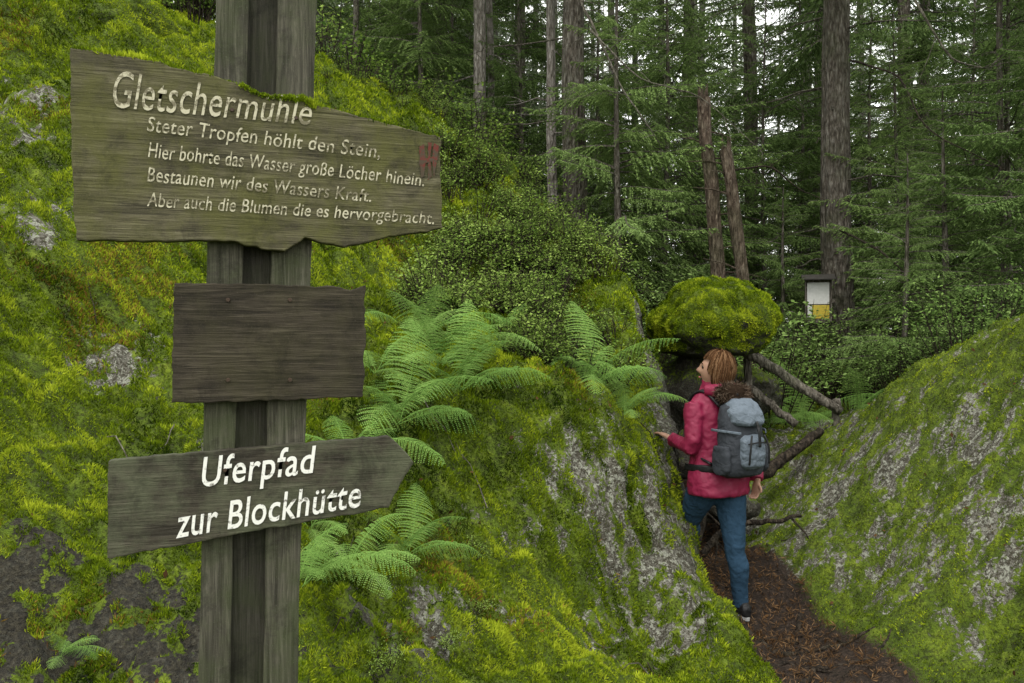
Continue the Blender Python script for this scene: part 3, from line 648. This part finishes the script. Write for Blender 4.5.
# ------------------------------------------------------------------ SIGN
yaw=math.radians(17); E=np.array([math.cos(yaw),math.sin(yaw),0]); Nf=np.array([math.sin(yaw),-math.cos(yaw),0])
O0=P(256,300,1.95)
def onplane(px,py,off=0.):
    d=np.array([(px-512)/FP,1,-(py-341.5)/FP]); o=np.array([0,0,CZ]); c0=O0+Nf*off
    t=np.dot(c0-o,Nf)/np.dot(d,Nf); return o+d*t
def tolocal(p,c): q=np.asarray(p)-c; return np.stack([q@E,-(q@Nf),q[...,2]],-1)
RW=Matrix(((E[0],-Nf[0],0,0),(E[1],-Nf[1],0,0),(0,0,1,0),(0,0,0,1)))
sign=empty('wooden_signpost')
def setl(o,c): o.matrix_world=Matrix.Translation(Vector(c))@RW
def board(name,poly,thick,off,mat,jit=.8,step=5):
    A=np.array(poly,float); pts=[]
    for i in range(len(A)):
        a=A[i]; b=A[(i+1)%len(A)]; L=np.linalg.norm(b-a); n=max(1,int(L/step))
        for k in range(n):
            u=k/n; q=a+(b-a)*u
            nn=np.array([-(b-a)[1],(b-a)[0]])/L; j=(mnoise.noise(Vector((q[0]*.06,q[1]*.06,i)))*1.6+mnoise.noise(Vector((q[0]*.25,q[1]*.25,i)))*.9+random.uniform(-.3,.3))*jit if k else 0
            pts.append(q+nn*j)
    cen=onplane(A[:,0].mean(),A[:,1].mean(),off)
    loc=[tolocal(onplane(p_[0],p_[1],off),cen) for p_ in pts]
    bm=bmesh.new(); vs=[bm.verts.new((p_[0],0,p_[2])) for p_ in loc]; f=bm.faces.new(vs); bm.normal_update()
    if f.normal.y>0: f.normal_flip()
    ex=bmesh.ops.extrude_face_region(bm,geom=[f]); 
    for v in ex['geom']:
        if isinstance(v,bmesh.types.BMVert): v.co.y+=thick
    bmesh.ops.recalc_face_normals(bm,faces=bm.faces)
    me=bpy.data.meshes.new(name); bm.to_mesh(me); bm.free(); me.materials.append(mat)
    o=obj(name,me,sign); setl(o,cen); b=o.modifiers.new('b','BEVEL'); b.width=.003; b.segments=2; b.limit_method='ANGLE'
    return cen
c1=board('verse_board',[(70,47),(150,60),(243,84),(262,94),(300,98),(312,104),(380,121),(440,137),(441,180),(443,228),(395,236),(345,247),(322,243),(305,237),(285,251),(262,249),(235,241),(160,241),(76,240),(71,150)],.03,.0,M_b1,1.1)
c2=board('blank_board',[(174,283),(260,284),(340,287),(350,290),(366,285),(364,305),(366,330),(363,397),(270,401),(171,403),(173,340)],.028,.0,M_b2,1.2)
c3=board('arrow_board',[(108,461),(250,448),(389,436),(401,447),(414,463),(400,485),(389,508),(250,532),(107,559)],.028,.0,M_b3,.9)
def textmesh(s,px0,py0,px1,py1,cap0,cap1,cen,mat,name,off=.0025,shear=.2,bold=.0,wob=.8):
    cu=bpy.data.curves.new('t','FONT'); cu.body=s; cu.size=1; cu.shear=shear; cu.offset=bold; cu.resolution_u=4; cu.space_character=1.05
    o=bpy.data.objects.new('t',cu); scene.collection.objects.link(o); dg=bpy.context.evaluated_depsgraph_get(); me=bpy.data.meshes.new_from_object(o.evaluated_get(dg)); bpy.data.objects.remove(o)
    V=np.array([v.co[:] for v in me.vertices]); x0,x1=V[:,0].min(),V[:,0].max(); capH=.70
    out=np.zeros_like(V)
    for i,v in enumerate(V):
        u=(v[0]-x0)/(x1-x0); w=v[1]/capH
        wq=mnoise.noise(Vector((v[0]*1.1,0,len(s))))*wob+mnoise.noise(Vector((v[0]*2.2,v[1]*2,len(s)+4)))*wob*.35
        px=px0+(px1-px0)*u; py=py0+(py1-py0)*u+wq-(cap0+(cap1-cap0)*u)*w*(1+.12*mnoise.noise(Vector((v[0]*.9,3,1))))
        out[i]=tolocal(onplane(px,py,off),cen)
    me.vertices.foreach_set('co',out.astype(np.float32).ravel()); me.update(); me.materials.clear(); me.materials.append(mat)
    o=obj(name,me,sign); setl(o,cen)
textmesh('Gletschermühle',113,107,312,125,38,26,c1,M_p1,'verse_title',bold=.002,shear=.28)
textmesh('Steter Tropfen höhlt den Stein,',147,131,380,158,15,14,c1,M_p1,'verse_line_1',bold=.004)
textmesh('Hier bohrte das Wasser große Löcher hinein.',148,157,424,186,15,13,c1,M_p1,'verse_line_2',bold=.004)
textmesh('Bestaunen wir des Wassers Kraft.',147,181,371,202,15,13,c1,M_p1,'verse_line_3',bold=.004)
textmesh('Aber auch die Blumen die es hervorgebracht.',147,206,434,224,14,12,c1,M_p1,'verse_line_4',bold=.004)
textmesh('Uferpfad',202,487,316,472,30,27,c3,M_p2,'arrow_text_1',bold=.010,shear=.15,wob=1.2)
textmesh('zur Blockhütte',176,538,361,506,30,26,c3,M_p2,'arrow_text_2',bold=.010,shear=.15,wob=1.2)
for m_ in [[(419,147),(424,144),(426,158),(424,176),(421,178),(420,162)],[(428,142),(432,143),(430,158),(432,176),(428,180)],[(434,143),(439,146),(437,160),(434,178),(432,160)],[(419,160),(438,156),(438,160),(419,165)]]:
    mv=np.array([tolocal(onplane(a,b,.003+random.random()*.0006),c1) for a,b in m_]); me=bpy.data.meshes.new('red_mark'); me.from_pydata(mv.tolist(),[],[list(range(len(m_)))]); me.materials.append(M_pr); o=obj('red_mark',me,sign); setl(o,c1)
def plank(name,xt0,xt1,xb0,xb1,off,thick,mat):
    c=onplane(255,340,off); V=[];n=40
    ytop,ybot=-90,1010
    for i in range(n+1):
        u=i/n; y=ytop+(ybot-ytop)*u; f=(y-0)/683.
        l=xt0+(xb0-xt0)*f+random.uniform(-.5,.5)+1.2*math.sin(y*.011+xt0); r=xt1+(xb1-xt1)*f+random.uniform(-.5,.5)+1.2*math.sin(y*.013+xt1)
        a=tolocal(onplane(l,y,off),c); b=tolocal(onplane(r,y,off),c)
        V+=[a,b,b+[0,thick,0],a+[0,thick,0]]
    F=[]
    for i in range(n):
        for k in range(4): F.append([i*4+k,i*4+(k+1)%4,(i+1)*4+(k+1)%4,(i+1)*4+k])
    F+= [[0,3,2,1],[n*4,n*4+1,n*4+2,n*4+3]]
    me=build_mesh(name,np.array(V),np.array(F)[:, ::-1],[mat]); o=obj(name,me,sign); setl(o,c)
    b=o.modifiers.new('b','BEVEL'); b.width=.005; b.segments=2; b.limit_method='ANGLE'
plank('post_plank_left',215,250,197,229,-.035,.05,M_post)
plank('post_plank_right',277,318,262,298,-.035,.05,M_post)
plank('post_plank_middle',244,284,224,268,-.060,.045,M_postd)
acc=Acc()
for (a,b,c_) in [(232,110,c1),(296,118,c1),(228,300,c2),(290,300,c2),(225,470,c3),(287,463,c3),(228,380,c2),(290,380,c2)]:
    p0=onplane(a,b,.0); addtube(acc,[p0,p0+Nf*.004],[.005,.004],n=10)
o=obj('screws',acc.mesh('screws',[flat('rusty_steel',(.05,.03,.018))])); o.parent=sign
mp=[]
for _ in range(6500):
    a=240+76*random.random(); b=np.interp(a,[243,262,300,315],[84,94,98,105])+random.uniform(-2,4.5)*random.random()+3*mnoise.noise(Vector((a*.15,0,3))); mp.append(onplane(a,b,random.uniform(-.028,.006)))
for _ in range(2000):
    a=random.uniform(73,243); b=np.interp(a,[70,150,243],[47,60,84])+random.uniform(-.8,1.8); mp.append(onplane(a,b,random.uniform(-.028,.0)))
for _ in range(1300):
    a=random.uniform(315,438); b=np.interp(a,[312,440],[104,137])+random.uniform(-.8,1.8); mp.append(onplane(a,b,random.uniform(-.028,.0)))
mp=np.array(mp); blades('sign_moss',mp,np.tile([0,0,1.],(len(mp),1)),.010,.0028,upw=.2,parent=sign)
# ------------------------------------------------------------------ WOMAN
wom=empty('woman_hiker')
F_=nrm(np.array([-.5,.87,0])); L_=np.array([-F_[1],F_[0],0]); Up=np.array([0,0,1.])
M_jack=fabric('magenta_jacket',(.22,.009,.046),(.15,.006,.031),11,.6,.6,.35)
M_jean=fabric('blue_denim',(.025,.058,.10),(.015,.037,.067),16,.5,.85,.15)
M_skin=flat('skin',(.42,.24,.17),.55); M_pk=fabric('backpack_dark',(.03,.034,.042),None,20,.5); M_pk2=fabric('backpack_light',(.12,.145,.175),(.08,.10,.125),22,.6)
M_blk=fabric('black_rubber',(.012,.012,.013),None,20,.3,.5); M_sole=flat('sole_white',(.35,.35,.35)); M_eye=flat('eye_dark',(.02,.012,.01),.2)
M_hair=leaf_mat('hair_auburn',(.03,.014,.007),(.10,.05,.024),(.22,.13,.07),trans=0); M_fur=leaf_mat('fur_brown',(.02,.013,.009),(.075,.05,.035),(.16,.12,.09),trans=0)
def lrings(rings,n=24,sq=1.):
    V=[];a=np.linspace(0,2*np.pi,n,endpoint=False); ca,sa=np.cos(a),np.sin(a); ca=np.sign(ca)*np.abs(ca)**sq; sa=np.sign(sa)*np.abs(sa)**sq
    for c,ax,bx,ra,rb in rings: V.append(np.array(c)+(ca*ra)[:,None]*np.array(ax)+(sa*rb)[:,None]*np.array(bx))
    m=len(rings); k=np.arange(n);k2=(k+1)%n; F=np.concatenate([np.c_[i*n+k,i*n+k2,(i+1)*n+k2,(i+1)*n+k] for i in range(m-1)])
    V=np.concatenate(V+[np.array([rings[0][0],rings[-1][0]])]); tri=np.r_[np.c_[k2,k,np.full(n,m*n)],np.c_[(m-1)*n+k,(m-1)*n+k2,np.full(n,m*n+1)]]
    return V,F,tri
def addl(acc,r):
    V,F,tr=r; b=acc.n; acc.V.append(V); acc.F+= [F+b,tr+b]; acc.m+=[np.zeros(len(F)),np.zeros(len(tr))]; acc.v.append(np.full(len(V),.5)); acc.n+=len(V)
def finish(acc,name,mat,vox=.01,sm=4,par=wom,disp=0,ds=.08):
    me=acc.mesh(name,[mat],True)
    bm=bmesh.new(); bm.from_mesh(me); bmesh.ops.recalc_face_normals(bm,faces=bm.faces); bm.to_mesh(me); bm.free()
    o=obj(name,me,par); r=o.modifiers.new('r','REMESH'); r.mode='VOXEL'; r.voxel_size=vox; r.use_smooth_shade=True
    s=o.modifiers.new('s','SMOOTH'); s.iterations=sm; s.factor=.5
    if disp:
        tx=bpy.data.textures.new(name,'CLOUDS'); tx.noise_scale=ds; d=o.modifiers.new('d','DISPLACE'); d.texture=tx; d.strength=disp; d.texture_coords='LOCAL'
    return o
def hc(z):
    u=np.clip((z-.8)/.6,0,1); return np.array([1.283-.012*u,5.30,z])+F_*(.03*u)
j=Acc()
addl(j,lrings([(hc(z),L_,F_,a,b) for z,a,b in [(.775,.205,.155),(.80,.212,.16),(.86,.208,.155),(.95,.188,.142),(1.05,.172,.128),(1.18,.178,.13),(1.29,.182,.122),(1.35,.165,.105),(1.39,.12,.09),(1.42,.082,.08),(1.46,.072,.074),(1.485,.068,.07)]],28,.95))
ls=hc(1.335)+L_*.16; le=P(693,448,5.17); lw=P(672,439,5.40)
def lerp(a,b,u): return np.asarray(a)*(1-u)+np.asarray(b)*u
def arm(acc,s,e,w,r=(.064,.066,.058,.052,.053,.046,.040,.042)):
    pts=[s,lerp(s,e,.15),lerp(s,e,.5),lerp(s,e,.85),lerp(e,w,.08),lerp(e,w,.45),lerp(e,w,.85),w]
    addl(acc,tube(pts,r,n=16))
arm(j,ls,le,lw)
rs=hc(1.335)-L_*.16; re_=P(757,444,5.40); rw=P(757,480,5.27)
arm(j,rs,re_,rw)
finish(j,'jacket',M_jack,.009,5,disp=.018,ds=.05)
h=Acc(); hcx=hc(1.42)-F_*.09
addl(h,tube([hcx+L_*.10+F_*.05,hcx+L_*.07-F_*.03,hcx-F_*.06-Up*.02,hcx-L_*.07-F_*.03,hcx-L_*.10+F_*.05],[.035,.045,.055,.045,.035],n=14))
finish(h,'hood',M_jack,.009,3)
n=2600; cc=hc(1.41)-F_*.16
th=rng.uniform(0,2*np.pi,n); base=cc+np.cos(th)[:,None]*L_*.10+np.sin(th)[:,None]*Up*.035-(np.sin(th)<0)[:,None]*F_*.02+rnd_dirs(n)*.022
D=nrm(rnd_dirs(n)+(base-cc)/.1*.8-Up*.3-F_*.3); V,F=kites(base,D,nrm(np.cross(D,rnd_dirs(n))),rng.uniform(.02,.05,n),np.full(n,.004)); a=Acc(); a.add(V,F,np.repeat(rng.random(n),4))
core=lrings([(cc+Up*z,L_,F_,ra,rb) for z,ra,rb in [(-.05,.05,.02),(-.03,.10,.04),(0,.12,.045),(.03,.10,.04),(.05,.05,.02)]]); V,F,tr=core; a.add(V,F,np.full(len(V),.1)); a.F.append(tr+a.n-len(V)); a.m.append(np.zeros(len(tr)))
obj('fur_trim',a.mesh('fur_trim',[M_fur]),wom)
g=Acc(); hp=hc(.86)
rh=hp-L_*.088; rk=P(735,548,5.27); ra=P(741,604,5.31); ra[2]=T(ra[0],ra[1])+.082
lh=hp+L_*.088; lk=P(688,522,5.50); la=np.array([1.19,5.66,T(1.19,5.70)+.10])
addl(g,lrings([(hc(z),L_,F_,a,b) for z,a,b in [(.76,.12,.10),(.80,.165,.125),(.87,.17,.13),(.95,.15,.115)]],24))
def leg(hh,k,an,F1):
    pts=[hh+Up*.02,lerp(hh,k,.12),lerp(hh,k,.35),lerp(hh,k,.7),lerp(hh,k,.95),lerp(k,an,.1)+F1*.005,lerp(k,an,.32)-F1*.018,lerp(k,an,.65)-F1*.005,lerp(k,an,.93),an-Up*.012]
    addl(g,tube(pts,[.098,.102,.096,.078,.066,.062,.064,.052,.047,.05],n=18))
leg(rh,rk,ra,F_); leg(lh,lk,la,F_)
finish(g,'jeans',M_jean,.009,4,disp=.010,ds=.035)
def shoe(an,dirv,nm):
    dirv=nrm(dirv); sd=np.cross(Up,dirv); s=Acc(); zb=an[2]-.085
    rr=[]
    for u,w,hh in [(-.075,.022,.035),(-.06,.034,.05),(-.02,.037,.062),(.03,.037,.055),(.08,.041,.036),(.13,.043,.028),(.165,.034,.022),(.185,.016,.014)]:
        rr.append((an*[1,1,0]+dirv*u+Up*(zb+.022+hh*.75),sd,Up,w,hh*.85))
    addl(s,lrings(rr,16,.85)); addl(s,tube([an-Up*.04,an+Up*.015],[.044,.046],n=14)); finish(s,nm+'_upper',M_blk,.005,2)
    N=26; a=np.linspace(0,2*np.pi,N,endpoint=False); cx=np.cos(a);sx=np.sin(a); w=.041+.006*cx
    pl=[an*[1,1,0]+dirv*(.055+.135*c_)+sd*(s__*w_) for c_,s__,w_ in zip(np.sign(cx)*np.abs(cx)**.8,sx,w)]
    V=np.array([p_+Up*zb for p_ in pl]+[p_+Up*(zb+.024) for p_ in pl]); k=np.arange(N);k2=(k+1)%N
    me=bpy.data.meshes.new(nm+'_sole'); me.from_pydata(V.tolist(),[],[list(map(int,k[::-1])),list(map(int,k+N))]+np.c_[k,k2,k2+N,k+N].tolist()); me.materials.append(M_sole); o=obj(nm+'_sole',me,wom); b=o.modifiers.new('b','BEVEL'); b.width=.004; b.segments=2
shoe(ra,np.array([-.35,.93,0]),'right_shoe'); shoe(la,np.array([-.2,.97,0]),'left_shoe')
Fh=nrm(np.array([-.90,.38,.16])); Rh=nrm(np.cross(Fh,Up)); Uh=np.cross(Rh,Fh)
hcn=P(716,370,5.29)
def hw(r,f,u): return hcn+Rh*r+Fh*f+Uh*u
bm=bmesh.new(); bmesh.ops.create_uvsphere(bm,u_segments=48,v_segments=32,radius=1)
for v in bm.verts:
    r,f,u=v.co.x,v.co.y,v.co.z
    R_=r*.074; Fq=f*.092; U_=u*.112
    if f>0:
        low=max(0,-u); R_*=1-.28*low**1.5; Fq*=1-.05*low
        if u<-.75: Fq+=.012*f
        ge=lambda a,b,s1,s2: math.exp(-((r-a)/s1)**2-((u-b)/s2)**2)
        Fq+=.024*ge(0,-.22,.13,.13)+.016*ge(0,-.05,.09,.2)-.010*ge(.42,.02,.2,.12)-.010*ge(-.42,.02,.2,.12)+.006*ge(0,.2,.7,.1)+.008*ge(0,-.52,.22,.05)+.007*ge(0,-.62,.2,.05)+.014*ge(0,-.88,.3,.15)
    else:
        if u<-.3: Fq*=1-.35*(-u-.3); R_*=1-.2*(-u-.3)
    v.co=Vector(hw(R_,Fq,U_))
me=bpy.data.meshes.new('head'); bm.to_mesh(me); bm.free(); me.materials.append(M_skin); me.polygons.foreach_set('use_smooth',[True]*len(me.polygons)); obj('head',me,wom)
nk=Acc(); addl(nk,tube([hc(1.40)+F_*.01,lerp(hc(1.40),hw(0,-.03,-.06),.6),hw(0,-.025,-.05)],[.058,.052,.05],n=16)); finish(nk,'neck',M_skin,.008,2)
for s in(-1,1):
    e=Acc(); addl(e,tube([hw(s*.031,.066,.006),hw(s*.031,.078,.006),hw(s*.031,.083,.006)],[.012,.012,.006],n=12)); finish(e,'eye_%d'%s,M_eye,.002,1)
    e=Acc(); addl(e,tube([hw(s*.070,-.004,-.028),hw(s*.080,-.010,-.01),hw(s*.082,-.014,.012),hw(s*.076,-.004,.022)],[.007,.011,.012,.007],n=10)); finish(e,'ear_%d'%s,M_skin,.003,2)
    e=Acc(); addl(e,tube([hw(s*.012,.090,.026),hw(s*.03,.089,.032),hw(s*.05,.077,.027)],[.003,.0035,.002],n=6)); finish(e,'eyebrow_%d'%s,M_hair,.002,0)
e=Acc(); addl(e,tube([hw(-.022,.083,-.062),hw(-.008,.0935,-.06),hw(.008,.0935,-.06),hw(.022,.083,-.062)],[.003,.0055,.0055,.003],n=8)); finish(e,'lips',flat('lips',(.32,.10,.085)),.002,1)
bm=bmesh.new(); bmesh.ops.create_uvsphere(bm,u_segments=48,v_segments=32,radius=1)
dl=[]
for v in bm.verts:
    r,f,u=v.co.x,v.co.y,v.co.z
    if (f>.30 and u<.62-.1*abs(r)) or (f>.10 and u<.45) or u<-.72 or (f>-.05 and u<-.45): dl.append(v)
    k=1+.05*mnoise.noise(Vector((r*2,f*2,u*6)))
    v.co=Vector(hw(r*.088*k*(1+.04*(u<0)),f*.103*k-.010,u*.120*k+.004))
bmesh.ops.delete(bm,geom=dl,context='VERTS')
me=bpy.data.meshes.new('hair_shell'); bm.to_mesh(me); bm.free(); me.materials.append(M_hair); me.attributes.new('var','FLOAT','POINT'); me.polygons.foreach_set('use_smooth',[True]*len(me.polygons)); obj('hair_shell',me,wom)
a=Acc(); Vs=[];Fs=[];vv=[];cnt=0
for i in range(2600):
    az=random.uniform(0,6.283); u0=random.uniform(.0,.99); th0=math.acos(u0); ln=random.uniform(.5,1.2); pr=[]
    face=math.cos(az); thmax=2.25 if face<.1 else (1.7 if face<.4 else 1.0)
    if th0>thmax-.2: continue
    ths=np.linspace(th0,min(thmax,th0+ln)+random.uniform(0,.15),5); w=.0016; lift=random.uniform(1.0,1.09)
    for q,t_ in enumerate(ths):
        az2=az+.10*math.sin(i+t_*2); k=lift+.03*math.sin(t_*4+i)
        c_=hw(math.sin(t_)*math.sin(az2)*.090*k,math.sin(t_)*math.cos(az2)*.105*k-.010,math.cos(t_)*.122*k+.004)
        sdv=nrm(Rh*math.cos(az2)-Fh*math.sin(az2)); pr+= [c_-sdv*w,c_+sdv*w]
    Vs+=pr
    for q in range(4): Fs.append([cnt+2*q,cnt+2*q+1,cnt+2*q+3,cnt+2*q+2])
    vv+= [random.random()]*10; cnt+=10
a.add(np.array(Vs),np.array(Fs),np.array(vv)); obj('hair_strands',a.mesh('hair',[M_hair]),wom)
def hand(name,w,dirv,palm_n,thumb_side,curl=.5,sc=1.):
    d=nrm(np.array(dirv,float)); n_=nrm(np.array(palm_n)-d*np.dot(palm_n,d)); s=np.cross(n_,d)*thumb_side
    a=Acc()
    addl(a,lrings([(w+d*x*sc,s,n_,ra*sc,rb*sc) for x,ra,rb in [(-.03,.026,.02),(0,.027,.018),(.03,.037,.016),(.065,.041,.014),(.088,.039,.012)]],16,.8))
    for k,(off,L) in enumerate([(.030,.066),(.010,.074),(-.010,.069),(-.029,.054)]):
        b=w+d*.082*sc+s*off*sc; pts=[b-d*.02*sc]; ang=0; p_=b
        pts.append(p_)
        for q,fr in enumerate((.45,.32,.23)):
            ang+=curl*(.6 if q==0 else .8); dd=nrm(d*math.cos(ang)+n_*math.sin(ang)+s*off*2); p_=p_+dd*L*fr*sc; pts.append(p_)
        addl(a,tube(pts,[x*sc for x in(.009,.009,.0085,.0078,.0062)],n=10))
    b=w+d*.02*sc+s*.03*sc; dd=nrm(d*.7+s*.7+n_*.25); addl(a,tube([b-s*.012*sc,b+dd*.02*sc,b+dd*.042*sc,b+nrm(dd+d*.4)*.062*sc],[x*sc for x in(.013,.012,.0105,.0075)],n=10))
    finish(a,name,M_skin,.0035,2)
hd=nrm(P(661,433,5.49)-lw); hand('left_hand',lw+hd*.015,hd,np.array([-.5,.5,-.7]),1,.30,.92)
hand('right_hand',rw-Up*.012,np.array([-.15,-.05,-1]),-L_*-1.,1,.75,.82)
bp_=empty('backpack'); bp_.parent=wom
def bc(z,off): return hc(1.15)*[1,1,0]+Up*z-F_*(off)
b=Acc(); addl(b,lrings([(bc(z,.215+o),L_,F_,a_,b__) for z,a_,b__,o in [(.905,.10,.05,-.02),(.925,.145,.085,0),(1.0,.158,.10,.005),(1.12,.155,.098,.0),(1.25,.148,.088,-.01),(1.33,.135,.072,-.015),(1.355,.09,.045,-.02)]],28,.85)); finish(b,'pack_body',M_pk,.008,4,bp_,.012,.05)
b=Acc(); addl(b,lrings([(bc(z,.31+o),L_,F_,a_,b__) for z,a_,b__,o in [(.965,.06,.02,-.01),(.985,.085,.04,0),(1.05,.095,.05,0),(1.14,.09,.042,-.005),(1.17,.06,.02,-.02)]],24,.8)); finish(b,'front_pocket',M_pk2,.007,4,bp_,.010,.04)
b=Acc(); addl(b,lrings([(bc(z,.245+o),L_,F_,a_,b__) for z,a_,b__,o in [(1.22,.10,.05,.03),(1.24,.125,.085,.01),(1.30,.13,.085,-.01),(1.35,.11,.065,-.03),(1.375,.07,.04,-.03)]],24,.85)); finish(b,'pack_lid',M_pk2,.007,4,bp_,.014,.04)
for s in(-1,1):
    b=Acc(); addl(b,lrings([(bc(z,.215)+L_*s*.155,L_,F_,.03,b__) for z,b__ in [(.93,.04),(.96,.07),(1.05,.07),(1.10,.055)]],18,.8)); finish(b,'side_pocket_%d'%s,M_pk,.007,2,bp_,.004,.03)
def strap(name,pts,w,t,mat):
    b=Acc(); pts=np.array(pts); tt=np.linspace(0,len(pts)-1,len(pts)*4); pp=np.array([np.interp(tt,np.arange(len(pts)),pts[:,k]) for k in range(3)]).T
    for _ in range(4): pp[1:-1]=(pp[:-2]+pp[1:-1]*2+pp[2:])/4
    V,F,tr=tube(pp,[(w,t)]*len(pp),n=10,sq=.6,hint=tuple(F_)); addl(b,(V,F,tr)); me=b.mesh(name,[mat],True); obj(name,me,bp_)
for s in(-1,1):
    c_=lambda z,l,f: hc(z)+L_*s*l+F_*f
    strap('shoulder_strap_%d'%s,[c_(1.33,.08,-.15),c_(1.40,.09,-.07),c_(1.425,.095,0),c_(1.38,.105,.085),c_(1.27,.12,.135),c_(1.12,.13,.125),c_(1.02,.15,.03),c_(.98,.15,-.12)],.024,.008,M_blk)
    strap('compression_strap_%d'%s,[bc(1.19,.13)+L_*s*.155,bc(1.19,.25)+L_*s*.165,bc(1.18,.32)+L_*s*.10],.008,.003,M_pk2)
    strap('pocket_piping_%d'%s,[bc(1.17,.355)+L_*s*.05,bc(1.10,.372)+L_*s*.075,bc(1.0,.365)+L_*s*.08],.006,.004,M_blk)
strap('hip_belt',[bc(.95,.15)+L_*.12,hc(.95)+L_*.19-F_*.03,hc(.94)+L_*.17+F_*.10],.022,.008,M_blk)
strap('grab_loop',[bc(1.37,.17)+L_*.03,bc(1.41,.19),bc(1.37,.17)-L_*.03],.008,.004,M_blk)
strap('lid_buckle_strap',[bc(1.25,.345),bc(1.18,.368),bc(1.10,.370)],.010,.004,M_blk)
strap('zip_line',[bc(1.12,.358)+L_*.08,bc(1.13,.368),bc(1.12,.358)-L_*.08],.004,.003,M_blk)
# ------------------------------------------------------------------ light, world, camera
w=bpy.data.worlds.new('World'); scene.world=w; w.use_nodes=True; nt=w.node_tree; nt.nodes.clear()
sky=nt.nodes.new('ShaderNodeTexSky'); sky.sky_type='NISHITA'; sky.sun_disc=False; sky.sun_elevation=math.radians(58); sky.sun_rotation=math.radians(200); sky.air_density=1.5; sky.dust_density=4
mxw=nt.nodes.new('ShaderNodeMix'); mxw.data_type='RGBA'; mxw.inputs[0].default_value=.85; mxw.inputs[7].default_value=(18.5,18.7,17.8,1)
bg=nt.nodes.new('ShaderNodeBackground'); bg.inputs[1].default_value=.15; wo=nt.nodes.new('ShaderNodeOutputWorld')
nt.links.new(sky.outputs[0],mxw.inputs[6]); nt.links.new(mxw.outputs[2],bg.inputs[0]); nt.links.new(bg.outputs[0],wo.inputs[0])
sd=bpy.data.lights.new('sun','SUN'); sd.energy=1.5; sd.angle=math.radians(20); sd.color=(1,.97,.92); so=bpy.data.objects.new('sun',sd); link(so)
el=math.radians(58); az=math.radians(200); dv=Vector((math.sin(az)*math.cos(el),math.cos(az)*math.cos(el),math.sin(el))); so.rotation_euler=dv.to_track_quat('Z','Y').to_euler()
cd=bpy.data.cameras.new('camera'); cd.lens=30; cd.sensor_width=36; cd.clip_end=2000; co=bpy.data.objects.new('camera',cd); link(co); co.location=(0,0,CZ); co.rotation_euler=(math.radians(90),0,0); scene.camera=co
scene.view_settings.view_transform='Standard'; scene.view_settings.look='None'; scene.view_settings.exposure=0
